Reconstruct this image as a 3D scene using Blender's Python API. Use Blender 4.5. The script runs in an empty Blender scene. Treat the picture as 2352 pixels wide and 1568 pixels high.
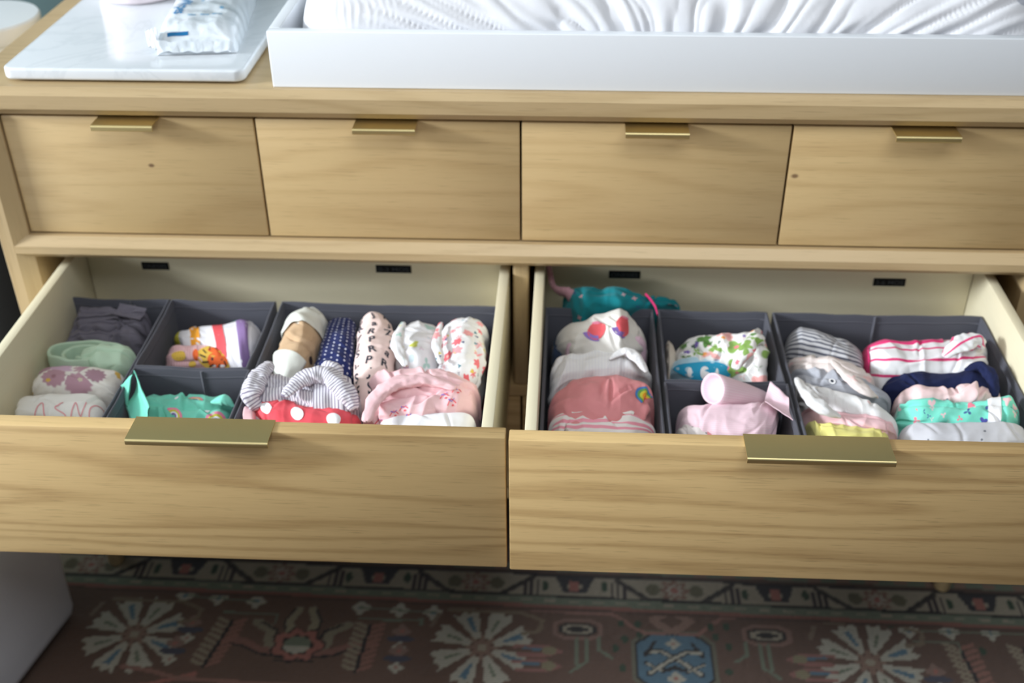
import bpy, bmesh, math, random
import numpy as np
from mathutils import Vector, Matrix, noise
random.seed(7)
S = bpy.context.scene
COL = S.collection
R = math.radians

# ------------------------------------------------------------------ camera, world, light, exposure
cam_d = bpy.data.cameras.new('camera'); cam = bpy.data.objects.new('camera', cam_d); COL.objects.link(cam)
CP, CY, CR, CF = 0.5856, -0.0543, -0.008, 2640.49
_F = Vector((math.sin(CY)*math.cos(CP), math.cos(CY)*math.cos(CP), -math.sin(CP)))
_R = _F.cross(Vector((0, 0, 1))).normalized(); _U = _R.cross(_F)
_R2 = _R*math.cos(CR) + _U*math.sin(CR); _U2 = -_R*math.sin(CR) + _U*math.cos(CR)
_M = Matrix((_R2, _U2, -_F)).transposed().to_4x4(); _M.translation = Vector((0.0623, -1.3964, 1.4307))
cam.matrix_world = _M
cam_d.sensor_width = 36; cam_d.lens = CF/2352*36; cam_d.clip_start = .05
cam_d.dof.use_dof = True; cam_d.dof.focus_distance = 1.20; cam_d.dof.aperture_fstop = 4.0
S.camera = cam

W = bpy.data.worlds.new('world'); S.world = W; W.use_nodes = True
W.node_tree.nodes['Background'].inputs[0].default_value = (.80, .90, 1.0, 1)
W.node_tree.nodes['Background'].inputs[1].default_value = .14

def area(name, loc, target, sx, sy, power, color):
    d = bpy.data.lights.new(name, 'AREA'); d.shape = 'RECTANGLE'; d.size = sx; d.size_y = sy
    d.energy = power; d.color = color
    o = bpy.data.objects.new(name, d); COL.objects.link(o); o.location = loc
    o.rotation_euler = (Vector(target)-Vector(loc)).to_track_quat('-Z', 'Y').to_euler()
    return o
# daylight through the window in the left wall
area('window_and_fill_light', (-5.16, -1.40, 2.28), (0, -.50, .75), 1.10, .80, 395, (.90, .955, 1.0))
# added soft fill behind the camera, set in an invented second window
area('window_and_fill_light', (-5.16, -5.20, 2.28), (0, -.40, .80), 2.00, 1.00, 75, (.93, .97, 1.0))
# added soft overhead fill for the drawer fronts; no fitting is known there
area('overhead_fill', (.45, -1.60, 2.80), (.40, -1.30, 0), 1.7, 1.1, 29, (.95, .98, 1.0))

S.view_settings.view_transform = 'Standard'; S.view_settings.look = 'None'
S.view_settings.exposure = 0.0; S.view_settings.gamma = 1.0; S.view_settings.use_curve_mapping = False

# ------------------------------------------------------------------ node expression helper
def srgb(r, g, b):
    f = lambda c: (c/255/12.92 if c/255 <= .04045 else ((c/255+.055)/1.055)**2.4)
    return (f(r), f(g), f(b), 1)
class T:
    def __init__(s, nt): s.nt = nt
    def n(s, typ, **k):
        x = s.nt.nodes.new(typ)
        for a, v in k.items(): setattr(x, a, v)
        return x
    def put(s, sock, v):
        if isinstance(v, E): s.nt.links.new(v.s, sock)
        elif isinstance(v, bpy.types.NodeSocket): s.nt.links.new(v, sock)
        elif isinstance(v, tuple) and sock.type == 'RGBA' and len(v) == 3: sock.default_value = (*v, 1)
        else: sock.default_value = v
    def m(s, op, a, b=None, c=None, clamp=False):
        x = s.n('ShaderNodeMath', operation=op, use_clamp=clamp)
        s.put(x.inputs[0], a)
        if b is not None: s.put(x.inputs[1], b)
        if c is not None: s.put(x.inputs[2], c)
        return E(s, x.outputs[0])
    def vec(s, x, y, z=0.0):
        c = s.n('ShaderNodeCombineXYZ'); s.put(c.inputs[0], x); s.put(c.inputs[1], y); s.put(c.inputs[2], z)
        return E(s, c.outputs[0])
    def mix(s, f, a, b):
        x = s.n('ShaderNodeMix', data_type='RGBA'); s.put(x.inputs[0], f); s.put(x.inputs[6], a); s.put(x.inputs[7], b)
        return E(s, x.outputs[2])
    def noise(s, v, scale=5., detail=2., rough=.5, dist=0.):
        x = s.n('ShaderNodeTexNoise'); s.put(x.inputs['Vector'], v); x.inputs['Scale'].default_value = scale
        x.inputs['Detail'].default_value = detail; x.inputs['Roughness'].default_value = rough; x.inputs['Distortion'].default_value = dist
        return E(s, x.outputs[0])
    def voro(s, v, scale=5., rand=1.):
        x = s.n('ShaderNodeTexVoronoi'); s.put(x.inputs['Vector'], v); x.inputs['Scale'].default_value = scale
        x.inputs['Randomness'].default_value = rand
        return E(s, x.outputs['Distance']), E(s, x.outputs['Color']), E(s, x.outputs['Position'])
    def sep(s, v):
        x = s.n('ShaderNodeSeparateXYZ'); s.put(x.inputs[0], v); return [E(s, o) for o in x.outputs]
    def step(s, x, lo, hi):
        n = s.n('ShaderNodeMapRange', interpolation_type='SMOOTHSTEP'); s.put(n.inputs[0], x)
        n.inputs[1].default_value = lo; n.inputs[2].default_value = hi
        return E(s, n.outputs[0])
    def uv(s):
        x = s.n('ShaderNodeUVMap', uv_map='UVMap'); return s.sep(E(s, x.outputs[0]))[:2]
    def obj(s):
        return E(s, s.n('ShaderNodeTexCoord').outputs['Object'])
    def rnd(s): return E(s, s.n('ShaderNodeObjectInfo').outputs['Random'])
    def bump(s, h, strength=.3, dist=.001):
        x = s.n('ShaderNodeBump'); x.inputs['Strength'].default_value = strength; x.inputs['Distance'].default_value = dist
        s.put(x.inputs['Height'], h); return E(s, x.outputs[0])
class E:
    def __init__(s, t, so): s.t = t; s.s = so
    def __add__(s, o): return s.t.m('ADD', s, o)
    __radd__ = __add__
    def __sub__(s, o): return s.t.m('SUBTRACT', s, o)
    def __rsub__(s, o): return s.t.m('SUBTRACT', o, s)
    def __mul__(s, o): return s.t.m('MULTIPLY', s, o)
    __rmul__ = __mul__
    def __truediv__(s, o): return s.t.m('DIVIDE', s, o)
def material(name, build, rough=.5, metallic=0., coat=0., sheen=0., spec=.5, trans=0., sss=0.):
    m = bpy.data.materials.new(name); m.use_nodes = True; nt = m.node_tree
    b = nt.nodes['Principled BSDF']; t = T(nt)
    r = build(t)
    col, nor, ro = (r + (None, None))[:3] if isinstance(r, tuple) and not isinstance(r[0], float) else (r, None, None)
    t.put(b.inputs['Base Color'], col)
    if nor is not None: t.put(b.inputs['Normal'], nor)
    if ro is not None: t.put(b.inputs['Roughness'], ro)
    else: b.inputs['Roughness'].default_value = rough
    b.inputs['Metallic'].default_value = metallic; b.inputs['Coat Weight'].default_value = coat; b.inputs['Coat Roughness'].default_value = .28 if coat == .25 else .06
    b.inputs['Sheen Weight'].default_value = sheen; b.inputs['Specular IOR Level'].default_value = spec
    b.inputs['Transmission Weight'].default_value = trans
    if sss: b.inputs['Subsurface Weight'].default_value = sss; b.inputs['Subsurface Scale'].default_value = .004
    return m

# ------------------------------------------------------------------ object helpers
def tag(o, label, cat, group=None, kind=None):
    if label: o['label'] = label
    if cat: o['category'] = cat
    if group: o['group'] = group
    if kind: o['kind'] = kind
    return o
def empty(name, loc, label, cat, group=None):
    o = bpy.data.objects.new(name, None); COL.objects.link(o); o.location = loc; o.empty_display_size = .05
    return tag(o, label, cat, group)
def root_loc(o):
    v = Vector((0, 0, 0))
    while o: v += o.location; o = o.parent
    return v
def link(name, me, mats, parent=None, smooth=True, label=None):
    o = bpy.data.objects.new(name, me); COL.objects.link(o)
    for m in (mats if isinstance(mats, (list, tuple)) else [mats]): me.materials.append(m)
    if parent:
        o.parent = parent; me.transform(Matrix.Translation(-root_loc(parent)))
    if smooth: me.polygons.foreach_set('use_smooth', [True]*len(me.polygons))
    if label: o['label'] = label
    return o
def sharp(me, ang=35):
    bm = bmesh.new(); bm.from_mesh(me)
    for e in bm.edges:
        if len(e.link_faces) == 2 and e.calc_face_angle(0) > R(ang): e.smooth = False
    bm.to_mesh(me); bm.free()
class MB:
    def __init__(s): s.bm = bmesh.new(); s.mi = 0
    def box(s, x0, x1, y0, y1, z0, z1, bev=.001, seg=2, rot=0, cen=None):
        vs = [s.bm.verts.new((x, y, z)) for x in (x0, x1) for y in (y0, y1) for z in (z0, z1)]
        idx = ((0, 1, 3, 2), (4, 6, 7, 5), (0, 4, 5, 1), (2, 3, 7, 6), (0, 2, 6, 4), (1, 5, 7, 3))
        fs = [s.bm.faces.new([vs[i] for i in f]) for f in idx]
        for f in fs: f.material_index = s.mi
        if bev:
            es = list({e for f in fs for e in f.edges})
            r = bmesh.ops.bevel(s.bm, geom=es, offset=bev, segments=seg, affect='EDGES', profile=.5, material=s.mi)
            vs = list({v for f in r['faces'] for v in f.verts} | {v for v in vs if v.is_valid})
        if rot:
            bmesh.ops.rotate(s.bm, verts=vs, cent=cen or ((x0+x1)/2, (y0+y1)/2, 0), matrix=Matrix.Rotation(rot, 3, 'Z'))
        return vs
    def prism(s, prof, axis, a0, a1, m0=0., m1=0., bev=0):
        """prof: list of (p,q) in the plane across `axis`; m0/m1 are functions giving an end offset (mitres)."""
        def P(p, q, a):
            return {'x': (a, p, q), 'y': (p, a, q), 'z': (p, q, a)}[axis]
        e0 = [s.bm.verts.new(P(p, q, a0 + (m0(p, q) if callable(m0) else 0))) for p, q in prof]
        e1 = [s.bm.verts.new(P(p, q, a1 + (m1(p, q) if callable(m1) else 0))) for p, q in prof]
        n = len(prof)
        fs = [s.bm.faces.new((e0[i], e0[(i+1) % n], e1[(i+1) % n], e1[i])) for i in range(n)]
        fs += [s.bm.faces.new(e0[::-1]), s.bm.faces.new(e1)]
        for f in fs: f.material_index = s.mi
        if bev:
            bmesh.ops.bevel(s.bm, geom=list({e for f in fs for e in f.edges}), offset=bev, segments=2, affect='EDGES', profile=.5, material=s.mi)
    def lathe(s, prof, c, n=48, close=True, sx=1, sy=1):
        rings = []
        for r, z in prof:
            if r < 1e-6: rings.append([s.bm.verts.new((c[0], c[1], c[2]+z))])
            else: rings.append([s.bm.verts.new((c[0]+sx*r*math.cos(2*math.pi*k/n), c[1]+sy*r*math.sin(2*math.pi*k/n), c[2]+z)) for k in range(n)])
        for a, b in zip(rings, rings[1:]):
            for k in range(n):
                k2 = (k+1) % n
                if len(a) == 1 and len(b) == 1: continue
                f = (a[0], b[k], b[k2]) if len(a) == 1 else (a[k], b[0], a[k2]) if len(b) == 1 else (a[k], b[k], b[k2], a[k2])
                s.bm.faces.new(f).material_index = s.mi
    def out(s, name, mats, parent=None, smooth=True, ang=35, label=None):
        bmesh.ops.recalc_face_normals(s.bm, faces=s.bm.faces)
        me = bpy.data.meshes.new(name); s.bm.to_mesh(me); s.bm.free()
        o = link(name, me, mats, parent, smooth, label)
        if smooth: sharp(me, ang)
        return o
def grid_mesh(name, P, closed_t=True, cap=False, uv=None):
    """P: array (ns, nt, 3)."""
    ns, nt = P.shape[:2]
    i = np.arange(ns-1)[:, None]; tn = nt if closed_t else nt-1
    j = np.arange(tn)[None, :]; j2 = (j+1) % nt
    q = np.stack([i*nt+j, i*nt+j2, (i+1)*nt+j2, (i+1)*nt+j], -1).reshape(-1, 4)
    me = bpy.data.meshes.new(name)
    faces = q.tolist()
    me.from_pydata(P.reshape(-1, 3).tolist(), [], faces)
    if uv is not None:
        U, V = uv   # U (ns), V (nt+1)
        l = me.uv_layers.new(name='UVMap')
        ii = np.broadcast_to(i, (ns-1, tn)); jj = np.broadcast_to(j, (ns-1, tn))
        u = np.stack([U[ii], U[ii], U[ii+1], U[ii+1]], -1); v = np.stack([V[jj], V[jj+1], V[jj+1], V[jj]], -1)
        l.data.foreach_set('uv', np.stack([u, v], -1).reshape(-1).astype(np.float32))
    return me

# ------------------------------------------------------------------ materials
def wood_build(base, dark, axis='x', knots=(), scale=1., contrast=1.):
    def f(t):
        p = t.obj(); x, y, z = t.sep(p); r = t.rnd()
        if axis == 'x': a, b, c = x, z, y
        elif axis == 'z': a, b, c = z, x, y
        else: a, b, c = y, x, z
        off = r*13.7
        v = t.vec(a*.9+off, b*8.+off*2., c*8.)
        warp = t.noise(v, 1.1*scale, 2, .5)
        rings = t.m('SINE', (warp*46.+b*150.*scale+c*150.))*.5+.5
        rings = t.m('POWER', rings, 2.2)
        fine = t.noise(t.vec(a*14.+off, b*260., c*260.), 1., 3, .6)
        pores = t.step(t.noise(t.vec(a*22.+off, b*620., c*620.), 1., 2, .5), .60, .72)
        broad = t.noise(t.vec(a*1.6+off, b*10., c*10.), 1., 3, .5)
        k = rings*(.22*contrast)+fine*.38+broad*.22
        k = t.step(k, .22, .86)*min(1., .75*contrast)
        col = t.mix(k, base, dark)
        col = t.mix(pores*.28*contrast, col, tuple(.55*q for q in dark[:3])+(1,))
        for kx, kz, ks in knots:
            d = t.m('SQRT', t.m('POWER', (a-kx)/1.5, 2.)+t.m('POWER', b-kz, 2.))
            col = t.mix((1.-t.step(d, ks*.3, ks))*.8, col, srgb(88, 55, 36))
        h = fine*.6+rings*.2-pores*.5
        return col, t.bump(h, .12, .0006), t.m('ADD', fine*.12, .42)
    return f
OAK, OAKD = srgb(202, 174, 126), srgb(172, 140, 93)
M = {}
M['oak'] = material('light_oak', wood_build(OAK, OAKD), coat=.25)
M['oak_knot_a'] = material('light_oak_knot_left', wood_build(OAK, OAKD, knots=((-.4985, .775, .004),)), coat=.25)
M['oak_knot_b'] = material('light_oak_knot_right', wood_build(OAK, OAKD, knots=((.3605, .774, .0045),)), coat=.25)
M['oak_front'] = material('light_oak_front', wood_build(srgb(212, 181, 128), srgb(172, 138, 90), contrast=1.3), coat=.25)
M['oak_frame'] = material('light_oak_frame', wood_build(srgb(192, 167, 126), srgb(162, 136, 94)), coat=.25)
M['oak_z'] = material('light_oak_upright', wood_build(srgb(192, 167, 126), srgb(162, 136, 94), axis='z'), coat=.25)
M['birch'] = material('pale_drawer_wood', wood_build(srgb(228, 219, 190), srgb(214, 202, 168), contrast=.35), coat=.05)
M['birch_y'] = material('pale_drawer_side', wood_build(srgb(228, 219, 190), srgb(214, 202, 168), axis='y', contrast=.35), coat=.05)
M['brass'] = material('brushed_brass', lambda t: (srgb(222, 204, 150), t.bump(t.noise(t.vec(t.sep(t.obj())[0]*30., t.sep(t.obj())[1]*2500., t.sep(t.obj())[2]*2500.), 1., 2), .08, .0003)), rough=.42, metallic=1.)
M['white_paint'] = material('white_satin_paint', lambda t: t.mix(t.noise(t.obj(), 6., 2)*.3, srgb(236, 240, 245), srgb(230, 235, 241)), rough=.38, coat=.15)
def marble(t):
    p = t.obj(); w = t.noise(p, 5., 5, .6, 1.2)
    vein = 1.-t.step(t.m('ABSOLUTE', w-.5), 0., .035)
    cl = t.noise(p, 9., 4, .6)
    return t.mix(vein*.16, t.mix(cl, srgb(236, 240, 244), srgb(222, 228, 234)), srgb(176, 186, 194))
M['marble'] = material('white_marble', marble, rough=.16, coat=.3)
M['white_glaze'] = material('white_glazed_metal', lambda t: t.mix(t.noise(t.obj(), 4.)*.3, srgb(232, 236, 238), srgb(226, 230, 232)), rough=.3, coat=.2)
M['pink_glaze'] = material('pale_pink_ceramic', lambda t: t.mix(t.noise(t.obj(), 4.)*.3, srgb(238, 226, 230), srgb(230, 218, 224)), rough=.35)
M['cream_rim'] = material('cream_lid_edge', lambda t: t.mix(t.noise(t.obj(), 4.)*.3, srgb(222, 214, 200), srgb(214, 206, 192)), rough=.5)
M['black_tape'] = material('black_embossing_tape', lambda t: t.mix(t.noise(t.obj(), 80.)*.3, (.006, .007, .008), (.010, .011, .012)), rough=.3)
M['tape_text'] = material('embossed_lettering', lambda t: t.mix(t.noise(t.obj(), 300.)*.5, (.075, .08, .09), (.05, .055, .06)), rough=.5)
M['dark_wood'] = material('dark_stained_wood', lambda t: t.mix(t.noise(t.obj(), 30., 3), (.010, .009, .008), (.006, .006, .005)), rough=.7, spec=.08)
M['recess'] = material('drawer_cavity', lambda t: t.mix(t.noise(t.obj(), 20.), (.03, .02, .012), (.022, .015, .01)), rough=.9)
def weave(t, s=1.):
    u, v = t.uv(); return t.m('SINE', u*(5200.*s))*t.m('SINE', v*(5200.*s))
def felt(c1, c2, sc=900.):
    def f(t):
        n = t.noise(t.obj(), sc, 3, .7); n2 = t.noise(t.obj(), 14., 2)
        return t.mix(n*.7+n2*.3, c1, c2), t.bump(n, .5, .0006)
    return f
M['bin'] = material('charcoal_nonwoven', felt(srgb(82, 83, 92), srgb(66, 67, 77)), rough=.92, sheen=.15)
M['bin_seam'] = material('charcoal_piping', felt(srgb(94, 95, 104), srgb(78, 79, 88)), rough=.9, sheen=.15)
M['upholstery'] = material('grey_upholstery', felt(srgb(212, 212, 218), srgb(190, 190, 198), 500.), rough=.95, sheen=.2)
M['seam'] = material('upholstery_seam', lambda t: t.mix(t.noise(t.obj(), 50.), srgb(92, 92, 96), srgb(80, 80, 84)), rough=.95)
M['wall'] = material('teal_green_wall', lambda t: (t.mix(t.noise(t.obj(), 3., 2), srgb(78, 101, 103), srgb(70, 94, 96)), t.bump(t.noise(t.obj(), 180., 2), .1, .0008)), rough=.7)
M['wall_white'] = material('white_trim_paint', lambda t: t.mix(t.noise(t.obj(), 3.)*.3, srgb(232, 233, 232), srgb(226, 228, 226)), rough=.5)
def floor_wood(t):
    x, y, z = t.sep(t.obj()); row = t.m('FLOOR', y/.12); jitter = t.m('SINE', row*12.9898)*43758.5453
    fr = t.m('FRACT', y/.12); gap = 1.-t.step(t.m('MINIMUM', fr, 1.-fr), .0, .02)
    g = t.noise(t.vec(x*2.+t.m('FRACT', jitter)*20., y*60., 0.), 1., 4, .6)
    return t.mix(gap, t.mix(g, srgb(96, 70, 48), srgb(70, 49, 33)), srgb(24, 16, 12))
M['floor'] = material('dark_floorboards', floor_wood, rough=.45)

# ------------------------------------------------------------------ setting
def struct(o): o['kind'] = 'structure'; return o
b = MB(); b.box(-5.3, 3.0, -6.9, .62, -.03, 0, 0); struct(b.out('floor', M['floor'], smooth=False))
b = MB(); b.box(-5.3, 3.0, .56, .62, 0, 3.0, 0); struct(b.out('wall_back', M['wall'], smooth=False))
b = MB(); b.box(-5.3, 3.0, -6.9, .62, 3.0, 3.06, 0); struct(b.out('ceiling', M['wall_white'], smooth=False))
WINS = ((-2.13, -.67), (-6.23, -4.17)); WZ0, WZ1 = 1.74, 2.82  # second opening is invented, unseen, to go with the added fill lamp
b = MB(); ys = [-6.9, WINS[1][0], WINS[1][1], WINS[0][0], WINS[0][1], .56]
for k in range(5):
    if k % 2 == 0: b.box(-5.3, -5.2, ys[k], ys[k+1], 0, 3.0, 0)
    else: b.box(-5.3, -5.2, ys[k], ys[k+1], 0, WZ0, 0); b.box(-5.3, -5.2, ys[k], ys[k+1], WZ1, 3.0, 0)
struct(b.out('wall_left', M['wall'], smooth=False))
for k, (WY0, WY1) in enumerate(WINS):
    b = MB()
    for y0, y1, z0, z1 in ((WY0-.07, WY0, WZ0-.07, WZ1+.07), (WY1, WY1+.07, WZ0-.07, WZ1+.07), (WY0, WY1, WZ1, WZ1+.07), (WY0-.1, WY1+.1, WZ0-.07, WZ0)):
        b.box(-5.21, -5.175, y0, y1, z0, z1, .003)
    struct(b.out('window_%d' % (k+1), M['wall_white']))
b = MB(); b.box(-5.196, 2.95, .545, .56, 0, .12, .003); struct(b.out('baseboard_back', M['wall_white']))
b = MB(); b.box(-5.2, -5.185, -6.9, .544, 0, .12, .003); struct(b.out('baseboard_left', M['wall_white']))
# ------------------------------------------------------------------ rug (knots painted on a dense grid as point colours)
def rug():
    x0, x1, y0, y1, st = -1.05, 1.30, -.95, .34, .0032
    nx, ny = int((x1-x0)/st), int((y1-y0)/st)
    X, Y = np.meshgrid(np.linspace(x0, x1, nx), np.linspace(y0, y1, ny), indexing='ij')
    rs = np.random.RandomState(3)
    lin = lambda r, g, b: np.array(srgb(r, g, b)[:3])
    BR, CR_, BLK, PK, GR, BL, SG, WH, MB_ = lin(112, 84, 70), lin(176, 166, 146), lin(30, 26, 30), lin(176, 112, 100), lin(44, 74, 52), lin(92, 128, 150), lin(122, 132, 112), lin(196, 192, 176), lin(92, 68, 58)
    C = np.broadcast_to(BR, X.shape+(3,)).copy()
    C[np.sin(X*23+Y*9)*np.sin(Y*31-X*5) > .55] *= .93
    def put(mask, c, a=1.):
        C[mask] = C[mask]*(1-a)+c*a
    # slow colour drift of the ground (abrash)
    dr = .5+.5*np.sin(X*3.1+np.sin(Y*7.)*1.5); C *= (1-.10*dr[..., None])
    # coordinates that follow the slightly rotated border
    YB = Y+.018*(X)+.012
    def band(a, b_): return (YB > a) & (YB < b_)
    put(YB > .052, MB_)
    put(band(.045, .060), SG); put(band(.037, .045), MB_)
    put(band(-.014, .037), CR_)
    put(band(.034, .038), BLK); put(band(-.016, -.011), BLK)
    put(band(-.033, -.016), SG); put(band(-.026, -.022) & (np.sin(X*160) > .1), CR_); put(band(-.040, -.033), PK, .6); put(band(-.046, -.040), MB_)
    put(band(.046, .058) & (np.sin(X*130) > .2), PK, .5)
    # border: meandering vine with winged wedges, vases and rosettes, period .335
    per = .335
    ph = (X+.085-.007) % per - per/2     # 0 at vase
    h = (YB-.011)/.024                   # -1..1 in band
    inb = band(-.011, .034)
    ax = np.abs(ph)
    wedge = (ax > .066) & (ax < .125) & (h < 1.0-(ax-.066)/.059*2.0+.18) & (h > .62-(ax-.066)/.059*2.0)
    put(inb & wedge, BLK, .85)
    put(inb & (ax > .060) & (ax < .088) & (h > -1.2) & (h < .5) & (np.sin((ax-.06)*620) > .0), lin(48, 36, 44))
    vine = np.abs(h-np.where(ax < .066, .95, np.where(ax > .125, -.95, .9-(ax-.066)/.059*1.9))) < .10
    put(inb & vine, BLK)
    vase = (ax < .034-.018*(-h*.5+.5)) & (h > -.65) & (h < .85) & ((np.abs(h) > .2) | (ax > .012))
    put(inb & vase, lin(44, 44, 52)); put(inb & (ax < .008) & (np.abs(h) < .5), PK)
    for s in (-1, 1):
        put(inb & (((ph-s*.05)/.0055)**2+((h-.0-s*.1)/.5)**2 < 1), GR)
    d = np.hypot(per/2-ax, (YB-.011)); an = np.arctan2(YB-.011, per/2-ax)
    put(inb & (d < .021+.005*np.cos(8*an)), lin(150, 112, 96)); put(inb & (d < .013+.004*np.cos(8*an)), WH, .8); put(inb & (d < .006), PK)
    put(inb & (((per/2-ax-.036)/.012)**2+(h/.55)**2 < 1), lin(112, 108, 84))
    field = YB < -.046
    def star(cx, cy, r):
        dx, dy = X-cx, Y-cy; dd = np.hypot(dx, dy); a = np.arctan2(dy, dx)
        k = (a/(math.pi/4)) % 1.0-.5                      # eight notched petals
        petal = (dd < r*(.90+.11*np.abs(((k+.5)*3.6) % 1.0-.5)*2)) & (dd > r*.24) & (np.abs(k)*dd < .36*dd-.0012)
        put(field & petal, WH)
        put(field & petal & (np.abs(k-.0) < .085*(r/.07)) & (dd > r*.42) & (dd < r*.82) & (((a/(math.pi/4)).astype(int) % 2) == 0), BL)
        put(field & petal & (np.abs(k-.0) < .07) & (dd > r*.42) & (dd < r*.75) & (((a/(math.pi/4)).astype(int) % 2) != 0), SG)
        put(field & (dd < r*.24+.006*np.cos(a*8)), lin(150, 120, 104)); put(field & (dd < r*.09), CR_)
    for cx in (-.622, -.058, .553, 1.12): star(cx, -.143-.006*cx, .082)
    for cx in (-.62, -.05, .55): star(cx, -.60, .082)
    def flower(cx, cy, r, c=WH, q=BL):
        dx, dy = X-cx, Y-cy; dd = np.hypot(dx, dy); a = np.arctan2(dy, dx)
        put(field & (dd < r*(1+.22*np.cos(4*a))), c); put(field & (dd < r*.3), q)
    for cx, cy in ((-.563, -.052), (-.506, -.055), (-.441, -.060), (-.264, -.066), (-.199, -.070), (-.143, -.072), (.628, -.077), (.693, -.077), (.758, -.077), (.83, -.078)):
        flower(cx, cy, .0135)
    def seg(ax_, ay, bx, by, w, c):
        dx, dy = bx-ax_, by-ay; L = dx*dx+dy*dy
        tt = np.clip(((X-ax_)*dx+(Y-ay)*dy)/L, 0, 1)
        put(field & (np.hypot(X-ax_-tt*dx, Y-ay-tt*dy) < w), c)
    def poly(pts, w, c):
        for p, q in zip(pts, pts[1:]): seg(*p, *q, w, c)
    # stems joining the flowers
    poly([(-.56, -.052), (-.44, -.060)], .0018, SG); poly([(-.264, -.066), (-.14, -.072)], .0018, SG); poly([(.62, -.077), (.83, -.078)], .0018, SG)
    for sx in (-.36, ):
        # palmette
        cx, cy = -.354, -.150
        for s in (-1, 1):
            poly([(cx+s*.025, cy-.008), (cx+s*.045, cy-.004), (cx+s*.05, cy+.03), (cx+s*.075, cy+.045)], .0085, lin(150, 140, 118))
            poly([(cx+s*.02, cy-.02), (cx+s*.06, cy-.012), (cx+s*.09, cy+.004), (cx+s*.12, cy+.006)], .0075, lin(150, 104, 92))
            poly([(cx+s*.02, cy-.026), (cx+s*.06, cy-.02), (cx+s*.09, cy-.004), (cx+s*.118, cy-.002)], .0022, BLK)
            poly([(cx+s*.03, cy+.0), (cx+s*.04, cy+.03), (cx+s*.066, cy+.045)], .0022, BLK)
            poly([(cx+s*.018, cy+.03), (cx+s*.022, cy+.05), (cx+s*.012, cy+.075)], .0075, lin(166, 156, 130)); poly([(cx+s*.026, cy+.03), (cx+s*.03, cy+.05), (cx+s*.018, cy+.075)], .002, BLK)
        dd = np.hypot((X-cx)/1.25, Y-cy); a = np.arctan2(Y-cy, X-cx)
        put(field & (dd < .034+.004*np.cos(7*a)), BLK); put(field & (dd < .031+.004*np.cos(7*a)), PK); put(field & (dd < .020+.002*np.cos(7*a)), BLK); put(field & (dd < .0175), SG); put(field & (dd < .0175) & (Y < cy-.002), WH)
        poly([(cx-.03, cy-.034), (cx+.03, cy-.034)], .0022, BLK)
    def feather(cx, cy, tilt):
        for k in range(9):
            yy = cy+.045-.011*k; xx = cx-tilt*.011*k
            for s, c in ((-1, lin(160, 146, 124)), (1, lin(158, 110, 96))):
                poly([(xx, yy), (xx+s*.022, yy+.010)], .0036, c)
        poly([(cx, cy+.05), (cx-tilt*.09, cy-.045)], .003, BLK)
    feather(-.47, -.155, .25); feather(-.243, -.155, .1); feather(.70, -.158, -.15); feather(.80, -.158, -.2)
    # blue cartouche
    cx, cy = .247, -.158
    def octo(cx, cy, a, b_, c_): return (np.abs(X-cx) < a) & (np.abs(Y-cy) < b_) & (np.abs(X-cx)/a+np.abs(Y-cy)/b_ < c_)
    put(field & octo(cx, cy, .066, .062, 1.66), SG, .6); put(field & octo(cx, cy, .061, .058, 1.6), BLK); put(field & octo(cx, cy, .057, .054, 1.6), BL)
    for s in (-1, 1):
        poly([(cx-s*.04, cy-.025), (cx-s*.01, cy), (cx+s*.02, cy+.02), (cx+s*.042, cy+.018)], .005, BLK); poly([(cx-s*.04, cy-.025), (cx-s*.01, cy), (cx+s*.02, cy+.02), (cx+s*.042, cy+.018)], .0028, WH)
        poly([(cx+s*.045, cy-.005), (cx+s*.02, cy-.02), (cx+s*.0, cy-.012)], .0035, BLK); poly([(cx+s*.045, cy-.005), (cx+s*.02, cy-.02)], .0018, WH)
        poly([(cx-s*.03, cy+.038), (cx-s*.045, cy+.012)], .003, BLK)
        poly([(cx+s*.004, cy+.062), (cx+s*.03, cy+.085), (cx+s*.012, cy+.098)], .007, lin(156, 124, 110))
    flower(cx, cy+.036, .010, WH, PK); flower(cx, cy-.034, .012, WH, PK)
    poly([(.02, -.060), (.15, -.062), (.20, -.10), (.235, -.10)], .0035, lin(160, 116, 104)); poly([(.475, -.064), (.33, -.062), (.29, -.10), (.26, -.10)], .0035, lin(160, 116, 104))
    for bx in (.094, .398):
        put(field & octo(bx, -.098, .040, .021, 1.6), lin(150, 116, 104)); put(field & octo(bx, -.098, .033, .016, 1.6), BR); put(field & octo(bx, -.098, .030, .014, 1.5), BLK)
        put(field & octo(bx, -.098, .025, .010, 1.5), CR_); put(field & octo(bx, -.098, .018, .005, 1.5), BLK)
        s = 1 if bx < .2 else -1
        poly([(bx+s*.0, -.118), (bx+s*.0, -.17)], .0028, SG); poly([(bx+s*.014, -.118), (bx+s*.014, -.165), (bx-s*.01, -.185)], .0028, SG); poly([(bx+s*.035, -.115), (bx+s*.035, -.14), (bx+s*.055, -.155)], .0028, SG)
        for k in range(2):
            yy = -.138-.030*k
            poly([(bx-s*.10, yy), (bx-s*.05, yy+.002), (bx-s*.028, yy-.008), (bx-s*.05, yy-.016), (bx-s*.095, yy-.016)], .0034, lin(162, 112, 104)); put(field & (np.hypot((X-bx+s*.045)/1.3, Y-yy+.007) < .009), lin(150, 140, 110)); poly([(bx-s*.085, yy-.003), (bx-s*.06, yy-.004)], .003, BL)
    for gx, gy in ((.165, -.082), (.192, -.083), (.17, -.115), (.193, -.105), (.155, -.135), (.31, -.083), (.335, -.083), (.315, -.105), (.335, -.125), (.165, -.175), (.33, -.175), (.60, -.066), (.735, -.115)):
        put(field & (((X-gx)/.0055)**2+((Y-gy)/.008)**2 < 1), GR)
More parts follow.
